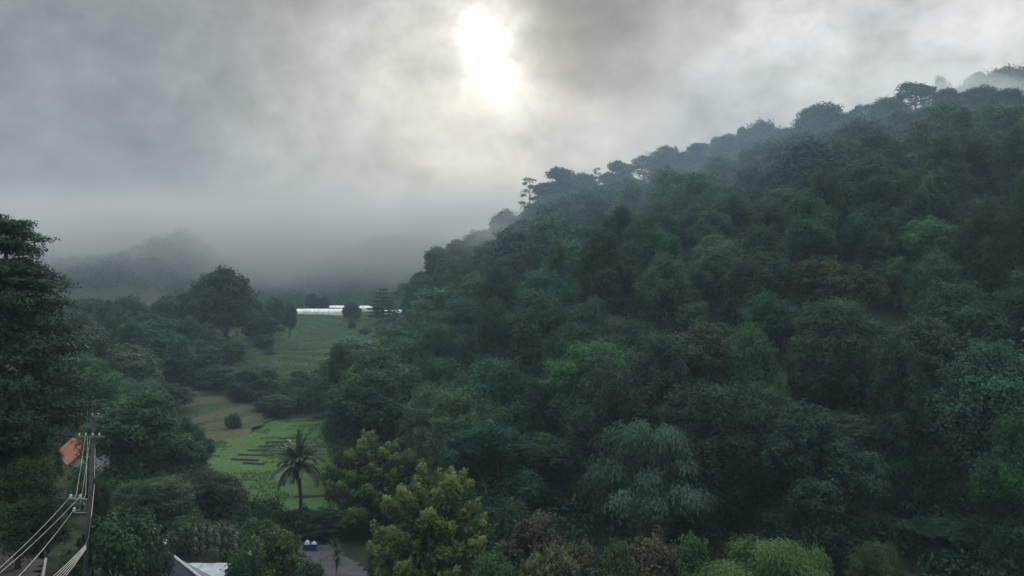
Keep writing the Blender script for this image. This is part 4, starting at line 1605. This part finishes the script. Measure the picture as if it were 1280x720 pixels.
def corrugated(name, base, seam, rough=.4, metal=.3, freq=5.0, axis_i=0):
    m, T = new_mat(name)
    t = T.n('ShaderNodeTexCoord')
    w = T.n('ShaderNodeTexWave', wave_type='BANDS', bands_direction='XYZ'[axis_i])
    w.inputs['Scale'].default_value = freq
    w.inputs['Distortion'].default_value = 0
    T.link(t.outputs['Object'], w.inputs['Vector'])
    nz = T.noise(t.outputs['Object'], 1.2, 6, .65)
    c = T.mixc(T.ramp(nz.outputs['Fac'], .35, .7), base, seam)
    p = T.n('ShaderNodeBsdfPrincipled')
    T.link(c, p.inputs['Base Color'])
    p.inputs['Roughness'].default_value = rough
    p.inputs['Metallic'].default_value = metal
    b = T.n('ShaderNodeBump')
    b.inputs['Strength'].default_value = .5
    b.inputs['Distance'].default_value = .05
    T.link(w.outputs['Fac'], b.inputs['Height'])
    T.link(b.outputs[0], p.inputs['Normal'])
    o = T.n('ShaderNodeOutputMaterial')
    T.link(p.outputs[0], o.inputs['Surface'])
    return m


def house(name, loc, rz, w, l, hw, hr, wall_m, roof_m, trim_m, label, over=.5):
    """gable house, ridge along local y, gable ends at +-l/2"""
    o = empty(name, loc, rz)
    tag(o, label, 'house')
    m = MB()
    m.add([(-w / 2, -l / 2, -2), (w / 2, -l / 2, -2), (w / 2, l / 2, -2), (-w / 2, l / 2, -2), (-w / 2, -l / 2, hw), (w / 2, -l / 2, hw), (w / 2, l / 2, hw), (-w / 2, l / 2, hw),
           (0, -l / 2, hw + hr), (0, l / 2, hw + hr)],
          [(0, 1, 5, 8, 4), (2, 3, 7, 9, 6), (1, 2, 6, 5), (3, 0, 4, 7)])
    m.build('wall', wall_m, o)
    rf = MB()
    ww, ll = w / 2 + over, l / 2 + over
    dz = hr * over / (w / 2)
    t = .09
    for sg in (-1, 1):
        e = [(0, -ll, hw + hr + .05), (sg * ww, -ll, hw - dz + .05), (sg * ww, ll, hw - dz + .05), (0, ll, hw + hr + .05)]
        e2 = [(x, y, z + t) for x, y, z in e]
        rf.add(e + e2, [(0, 1, 2, 3), (4, 7, 6, 5), (0, 4, 5, 1), (1, 5, 6, 2), (2, 6, 7, 3)])
    rf.build('roof', roof_m, o)
    tr = MB()
    for sg in (-1, 1):
        tr.add([(0, -ll - .04, hw + hr + .20), (sg * ww, -ll - .04, hw - dz + .20), (sg * ww, -ll - .04, hw - dz - .02), (0, -ll - .04, hw + hr - .02),
                (0, -ll + .10, hw + hr + .20), (sg * ww, -ll + .10, hw - dz + .20)], [(0, 1, 2, 3), (0, 4, 5, 1)])
    tr.build('bargeboard', trim_m, o)
    wn = MB()
    wn.box((0, -l / 2 - .02, hw * .5), (1.2, .08, 1.1))
    fr = wn.build('window', plain_mat('window_frame', (.3, .3, .3)), o)
    g = MB()
    g.box((0, -l / 2 - .05, hw * .5), (1.04, .06, .94))
    g.build('pane', plain_mat('window_glass', (.03, .035, .04), rough=.1, spec=.8), fr)
    return o


NAVY = corrugated('navy_roof', (.020, .024, .045), (.030, .034, .058), rough=.55, metal=.0, freq=3.0)
NAVYW = plain_mat('navy_wall', (.022, .026, .045), rough=.6)
TRIM = plain_mat('pale_trim', (.40, .43, .48), rough=.5)
WHITEW = plain_mat('white_wall', (.55, .55, .54), rough=.8, vary=.1)
r0, r1 = P(213, 692.5, 54), P(246, 721, 49.7)
rd = Vector((r1.x - r0.x, r1.y - r0.y, 0)).normalized()
hc = Vector((r0.x, r0.y, 0)) + rd * 5.2
hg = gz(hc.x, hc.y)
nh = house('gable_house', (hc.x, hc.y, hg), math.atan2(rd.x, -rd.y), 6.2, 9.0, r0.z - hg - 2.45, 2.3, NAVYW, NAVY, TRIM, 'navy blue gabled house with a pale ridge line, at the bottom beside the sheet-metal roof')
m = MB()
m.tube([(0, -5.05, r0.z - hg + .03), (0, 5.05, r0.z - hg + .03)], .10, 6)
m.build('ridge_cap', TRIM, nh)
# lean-to with sheet metal roof
a, b = P(229, 705, 61.6), P(310, 703, 61.6)
sh = empty('metal_shed', ((a.x + b.x) / 2, 60, gz((a.x + b.x) / 2, 60)))
tag(sh, 'open shed with a shiny grey sheet-metal roof next to the navy house', 'shed')
zt = (a.z + b.z) / 2 - sh.location.z
wid = b.x - a.x + .6
m = MB()
for k in range(6):
    x0 = -wid / 2 + wid * k / 6
    x1 = x0 + wid / 6 - .03
    dz = (k % 2) * .025
    m.add([(x0, -2.6, zt - .75 + dz), (x1, -2.6, zt - .75 + dz), (x1, 1.6, zt + dz), (x0, 1.6, zt + dz), (x0, -2.6, zt - .79 + dz), (x1, -2.6, zt - .79 + dz), (x1, 1.6, zt - .04 + dz), (x0, 1.6, zt - .04 + dz)],
          [(0, 1, 2, 3), (7, 6, 5, 4), (0, 4, 5, 1), (2, 6, 7, 3), (1, 5, 6, 2), (3, 7, 4, 0)])
m.build('roof', corrugated('sheet_metal', (.52, .57, .62), (.34, .38, .42), rough=.32, metal=.25, freq=4.0), sh)
for x in (-wid / 2 + .2, wid / 2 - .2):
    for y in (-2.3, 1.4):
        m = MB()
        hh = zt - .75 * (1.6 - y) / 4.2 - .08
        m.tube([(x, y, -.8), (x, y, hh)], .06, 8)
        m.build('post', STEEL, sh)
# house with the orange roof
hx = P(97, 575, 96)
house('orange_roofed_house', (hx.x, 97, gz(hx.x, 97)), .9, 4.6, 5.0, P(0, 572, 96).z - gz(hx.x, 97), 1.9, WHITEW, corrugated('orange_roof', (.34, .115, .055), (.22, .08, .045), rough=.7, metal=0, freq=3.0), plain_mat('orange_trim', (.3, .1, .06)), 'white house with an orange roof half hidden behind the wires')
hx = P(131, 450, 185)
house('long_house', (hx.x, 186, gz(hx.x, 186)), 1.5, 3.2, 4.2, P(0, 449, 185).z - gz(hx.x, 186), .5, plain_mat('dim_wall', (.10, .10, .10)), plain_mat('white_roof', (.24, .26, .28), rough=.4), TRIM, 'low house showing only a long white roof among the left hill trees')
# ------------------------------------------------------------------ tub with sacks in the yard
td = 79.0
tp = P(388, 690, td)
tz = gz(tp.x, td) + .1
tub = empty('blue_tub', (tp.x, td, tz), .1)
tag(tub, 'blue open tub at the back of the paved yard', 'tub')
m = MB()
o1 = [(-.72, -.4), (.72, -.4), (.72, .4), (-.72, .4)]
o2 = [(-.62, -.32), (.62, -.32), (.62, .32), (-.62, .32)]
vs = [(x * .9, y * .9, 0) for x, y in o1] + [(x, y, .62) for x, y in o1] + [(x, y, .62) for x, y in o2] + [(x * .9, y * .9, .06) for x, y in o2]
fs = [(3, 2, 1, 0), (12, 13, 14, 15)]
for a0 in (0, 4, 8):
    for k in range(4):
        fs.append((a0 + k, a0 + (k + 1) % 4, a0 + 4 + (k + 1) % 4, a0 + 4 + k))
m.add(vs, fs)
m.build('shell', plain_mat('blue_plastic', (.018, .03, .13), rough=.4), tub)
m = MB()
m.tube([(-.78, -.43, .62), (.78, -.43, .62), (.78, .43, .62), (-.78, .43, .62), (-.78, -.43, .62)], .04, 6)
m.build('rim', plain_mat('blue_rim', (.03, .05, .2), rough=.4), tub)
for sx, lb in ((-.34, 'white stuffed sack in the blue tub, the one with the taller hump'), (.36, 'white stuffed sack in the blue tub, lower and beside the other')):
    m = MB()
    k = 1.0 if sx < 0 else .85
    m.tube([(sx, 0, .1), (sx, 0, .3), (sx, 0, .6), (sx + .03, 0, .82 * k + .08), (sx + .02, 0, .95 * k + .05)], [.2, .28, .29, .2, .05], 10)
    o = m.build('sack', plain_mat('white_sack', (.40, .42, .46), rough=.8), None, True, (tp.x, td, tz))
    tag(o, lb, 'sack')

# ------------------------------------------------------------------ utility poles and wires
CONC = plain_mat('pole_concrete', (.052, .055, .056), rough=.85, vary=.3, scale=3)
CONC2 = plain_mat('bracket_steel', (.15, .18, .185), rough=.5, metal=.3)
CABLE = plain_mat('aluminium_wire', (.33, .325, .30), rough=.45, metal=.2)
INS = plain_mat('insulator', (.5, .5, .48), rough=.25)
nd = 38.0
pt, pbm = P(116.5, 556, nd), P(106, 715, nd)
dirp = (pbm - pt)
gzn = gz(pbm.x, nd)
foot = pt + dirp * ((pt.z - gzn + .5) / -dirp.z)
pole = empty('utility_pole', foot)
tag(pole, 'near utility pole with a pale steel bracket, leaning slightly, carrying the wires', 'utility pole', 'utility poles along the lane')
m = MB()
m.tube([(0, 0, 0), (foot.lerp(pt, .5) - foot), (pt - foot)], [.125, .10, .075], 10)
m.build('shaft', CONC, pole, True)
m = MB()


def lp(u, v, d=nd):
    return P(u, v, d) - foot


for (a, b) in (((88, 624), (109.5, 624)), ((93, 641), (108.5, 641)), ((108, 624), (107, 641)), ((104, 627), (107, 633)), ((104, 639), (107, 633)), ((101, 627), (99, 639))):
    m.tube([lp(*a), lp(*b)], .045, 4)
    m.tube([lp(a[0], a[1], nd + .35), lp(b[0], b[1], nd + .35)], .04, 4)
m.build('bracket', CONC2, pole)
for (u, v) in ((88.5, 621), (100.5, 621), (93, 637)):
    m = MB()
    c = lp(u, v)
    m.tube([c - Vector((0, 0, .12)), c - Vector((0, 0, .06)), c, c + Vector((0, 0, .07)), c + Vector((0, 0, .12))], [.05, .085, .05, .08, .03], 8)
    m.build('insulator', INS, pole, True)
fd = 74.0
ft = P(118.5, 500, fd)
ff = Vector((ft.x - .4, fd, gz(ft.x, fd) - .5))
pole2 = empty('utility_pole', ff)
tag(pole2, 'farther utility pole with two crossarms, beside the big tiered tree', 'utility pole', 'utility poles along the lane')
m = MB()
m.tube([(0, 0, 0), (ft - ff) * .5, ft - ff], [.2, .16, .12], 10)
m.build('shaft', CONC, pole2, True)
for v, w in ((521, 1.1), (546, 1.3)):
    m = MB()
    c = P(117.5, v, fd - .2) - ff
    m.box((c.x - .25, c.y, c.z), (w * 2, .12, .14))
    ca = m.build('crossarm', CONC2, pole2)
    for k in (-1, -.45, .1, .65):
        n_ = MB()
        cc = Vector((c.x - .25 + k * w * .9, c.y, c.z + .07))
        n_.tube([cc, cc + Vector((0, 0, .12)), cc + Vector((0, 0, .22)), cc + Vector((0, 0, .3))], [.05, .11, .06, .05], 7)
        n_.build('insulator', INS, ca, True)


def wire(name, pts_, r, label, group, mat=CABLE, sag=0.0):
    m = MB()
    ps = []
    for i in range(len(pts_) - 1):
        a, b = pts_[i], pts_[i + 1]
        for k in range(12):
            t = k / 12
            ps.append(a.lerp(b, t) - Vector((0, 0, sag * 4 * t * (1 - t))))
    ps.append(pts_[-1])
    m.tube(ps, r, 5)
    tag(m.build(name, mat), label, 'wire', group)


WG = 'power wires between the poles'
far_a = [P(106.5, 545, fd - .2), P(109.5, 545, fd - .2), P(113, 545, fd - .2)]
near_b = [P(88.5, 620, nd), P(100.5, 620, nd), P(93, 636, nd)]
outs = [P(-30, 735, 29), P(-32, 742, 28.6), P(0, 744, 29)]
names = ['wire from the outer tip of the pole bracket down to the corner', 'wire from the inner top of the pole bracket', 'lowest of three wires, from the lower arm of the bracket']
mid = [P(101.5, 600, 42), P(105, 600, 42), P(107, 600, 42)]
for i in range(3):
    lead = near_b[i] + (far_a[i] - near_b[i]).normalized() * .7
    wire('power_wire', [far_a[i], lead + Vector((.25, 0, -.05)), near_b[i], ], .013, names[i] + ', far span', WG, sag=.12)
    wire('power_wire', [near_b[i], outs[i]], .013, names[i], WG, sag=.18)
for i, (du, lbl) in enumerate(((2, 'left-hand'), (11, 'right-hand'))):
    wire('power_wire', [P(107 + du, 520, fd - .2), P(108 + du * .9, 492, 130)], .02, '%s of two wires running on from the far pole behind the tree' % lbl, WG, sag=.1)
tb = P(107.8, 680, nd - .15)
for i in range(5):
    e = P(50 + i * 4.5, 735 + i * .5, 31)
    wire('telecom_cable', [tb + Vector((0, 0, -.05 * i)), e], .016, 'cable in the bundle fanning from low on the near pole to the bottom edge', 'telecom cables from the near pole', sag=.06)
wire('telecom_cable', [P(119, 560, fd - .3), P(117.6, 610, 44), P(114, 645, nd - .2), P(110.5, 672, nd - .2), tb], .016, 'slack cable dropping down the right side of the near pole', 'telecom cables from the near pole')

# ------------------------------------------------------------------ white blossoms
BL = plain_mat('white_petal', (.62, .62, .58), rough=.6)
for (u, v, d, lb) in ((192, 662, 49, 'white blossom cluster above the bushy shrub by the near pole'), (206, 676, 49.5, 'white blossom cluster beside the navy gable'), (312, 690, 57, 'white blossom cluster in the yellow-tipped shrub')):
    m = MB()
    c = P(u, v, d)
    for k in range(9):
        a = k * 2.4
        q = c + Vector((rb.uniform(-.16, .16), rb.uniform(-.1, .1), rb.uniform(-.14, .14)))
        e = q + Vector((math.cos(a) * .10, math.sin(a) * .10, -rb.uniform(.05, .16)))
        w = Vector((-math.sin(a), math.cos(a), .3)) * .05
        m.add([q, q.lerp(e, .6) + w, e, q.lerp(e, .6) - w], [(0, 1, 2, 3)])
    tag(m.build('blossom', BL, None, True), lb, 'blossom', 'white blossom clusters')


# ------------------------------------------------------------------ air: haze over everything, cloud on the far hills, mist on the ridge
def volume_mat(name, dens, col=(.86, .93, 1.0), aniso=.25):
    m, T = new_mat(name)
    v = T.n('ShaderNodeVolumePrincipled')
    v.inputs['Color'].default_value = (*col, 1)
    v.inputs['Density'].default_value = dens if not callable(dens) else 0
    v.inputs['Anisotropy'].default_value = aniso
    if callable(dens):
        T.link(dens(T), v.inputs['Density'])
    o = T.n('ShaderNodeOutputMaterial')
    T.link(v.outputs[0], o.inputs['Volume'])
    return m


m = MB()
zlo = float(GZ.min()) - 1.0
m.box((0, 560, (zlo + 150) / 2), (2010, 1530, 150 - zlo))
tag(m.build('haze', volume_mat('haze_air', .00036, (.60, .82, 1.0))), 'thin blue morning haze filling the valley', 'haze', kind='stuff')


def bank(T):
    t = T.n('ShaderNodeTexCoord')
    s = T.n('ShaderNodeSeparateXYZ')
    T.link(t.outputs['Object'], s.inputs[0])
    nz = T.noise(t.outputs['Object'], .014, 4, .55)
    zz = T.math('ADD', s.outputs['Z'], T.math('MULTIPLY', T.math('SUBTRACT', nz.outputs['Fac'], .5), 60.0))
    f = T.ramp(zz, 0.0, 40.0)
    f = T.math('MULTIPLY', f, T.math('SUBTRACT', 1.0, T.ramp(zz, 40.0, 100.0)))
    f = T.math('MULTIPLY', f, T.ramp(s.outputs['Y'], 428.0, 505.0))
    f = T.math('MULTIPLY', f, T.math('SUBTRACT', 1.0, T.ramp(s.outputs['X'], 60.0, 190.0)))
    return T.math('MULTIPLY', f, .027)


m = MB()
m.box((-180, 560, 83), (760, 280, 172))
tag(m.build('cloud_bank', volume_mat('cloud_air', bank, (.72, .72, .71), 0.0)), 'grey cloud lowering over the far hills', 'cloud', kind='stuff')


def wisp(T):
    t = T.n('ShaderNodeTexCoord')
    ln = T.vmath('LENGTH', t.outputs['Object']).outputs['Value']
    nz = T.noise(t.outputs['Object'], 2.2, 4, .6)
    f = T.math('SUBTRACT', T.math('SUBTRACT', 1.0, ln), T.math('MULTIPLY', T.math('SUBTRACT', nz.outputs['Fac'], .35), 1.3))
    return T.math('MULTIPLY', T.ramp(f, 0.0, .7), .032)


def wisp_thin(T):
    t = T.n('ShaderNodeTexCoord')
    ln = T.vmath('LENGTH', t.outputs['Object']).outputs['Value']
    nz = T.noise(t.outputs['Object'], 1.6, 4, .6)
    f = T.math('SUBTRACT', T.math('SUBTRACT', 1.0, ln), T.math('MULTIPLY', T.math('SUBTRACT', nz.outputs['Fac'], .4), 1.0))
    return T.math('MULTIPLY', T.ramp(f, 0.0, .8), .0037)


def ball(name, c, s, mat, label):
    bm_v, bm_f = [], []
    n1, n2 = 10, 16
    for i in range(n1 + 1):
        th = math.pi * i / n1
        for k in range(n2):
            ph = 2 * math.pi * k / n2
            bm_v.append((math.sin(th) * math.cos(ph), math.sin(th) * math.sin(ph), math.cos(th)))
    for i in range(n1):
        for k in range(n2):
            bm_f.append((i * n2 + k, (i + 1) * n2 + k, (i + 1) * n2 + (k + 1) % n2, i * n2 + (k + 1) % n2))
    m = MB()
    m.add(bm_v, bm_f)
    o = m.build(name, mat)
    o.location = c
    o.scale = s
    tag(o, label, 'mist', kind='stuff')
    return o


WM = volume_mat('wisp_air', wisp, (.97, .985, 1.0), .4)
ball('mist', P(655, 300, 258), (40, 14, 14), WM, 'wisp of mist lying over the low end of the ridge')
ball('mist', P(930, 225, 205), (150, 85, 48), volume_mat('slope_mist_air', wisp_thin, (.64, .82, 1.0), .1), 'thin blue mist drifting across the upper slope')
ball('mist', P(1200, 112, 350), (70, 34, 13), WM, 'mist veiling the summit trees behind the ridge')
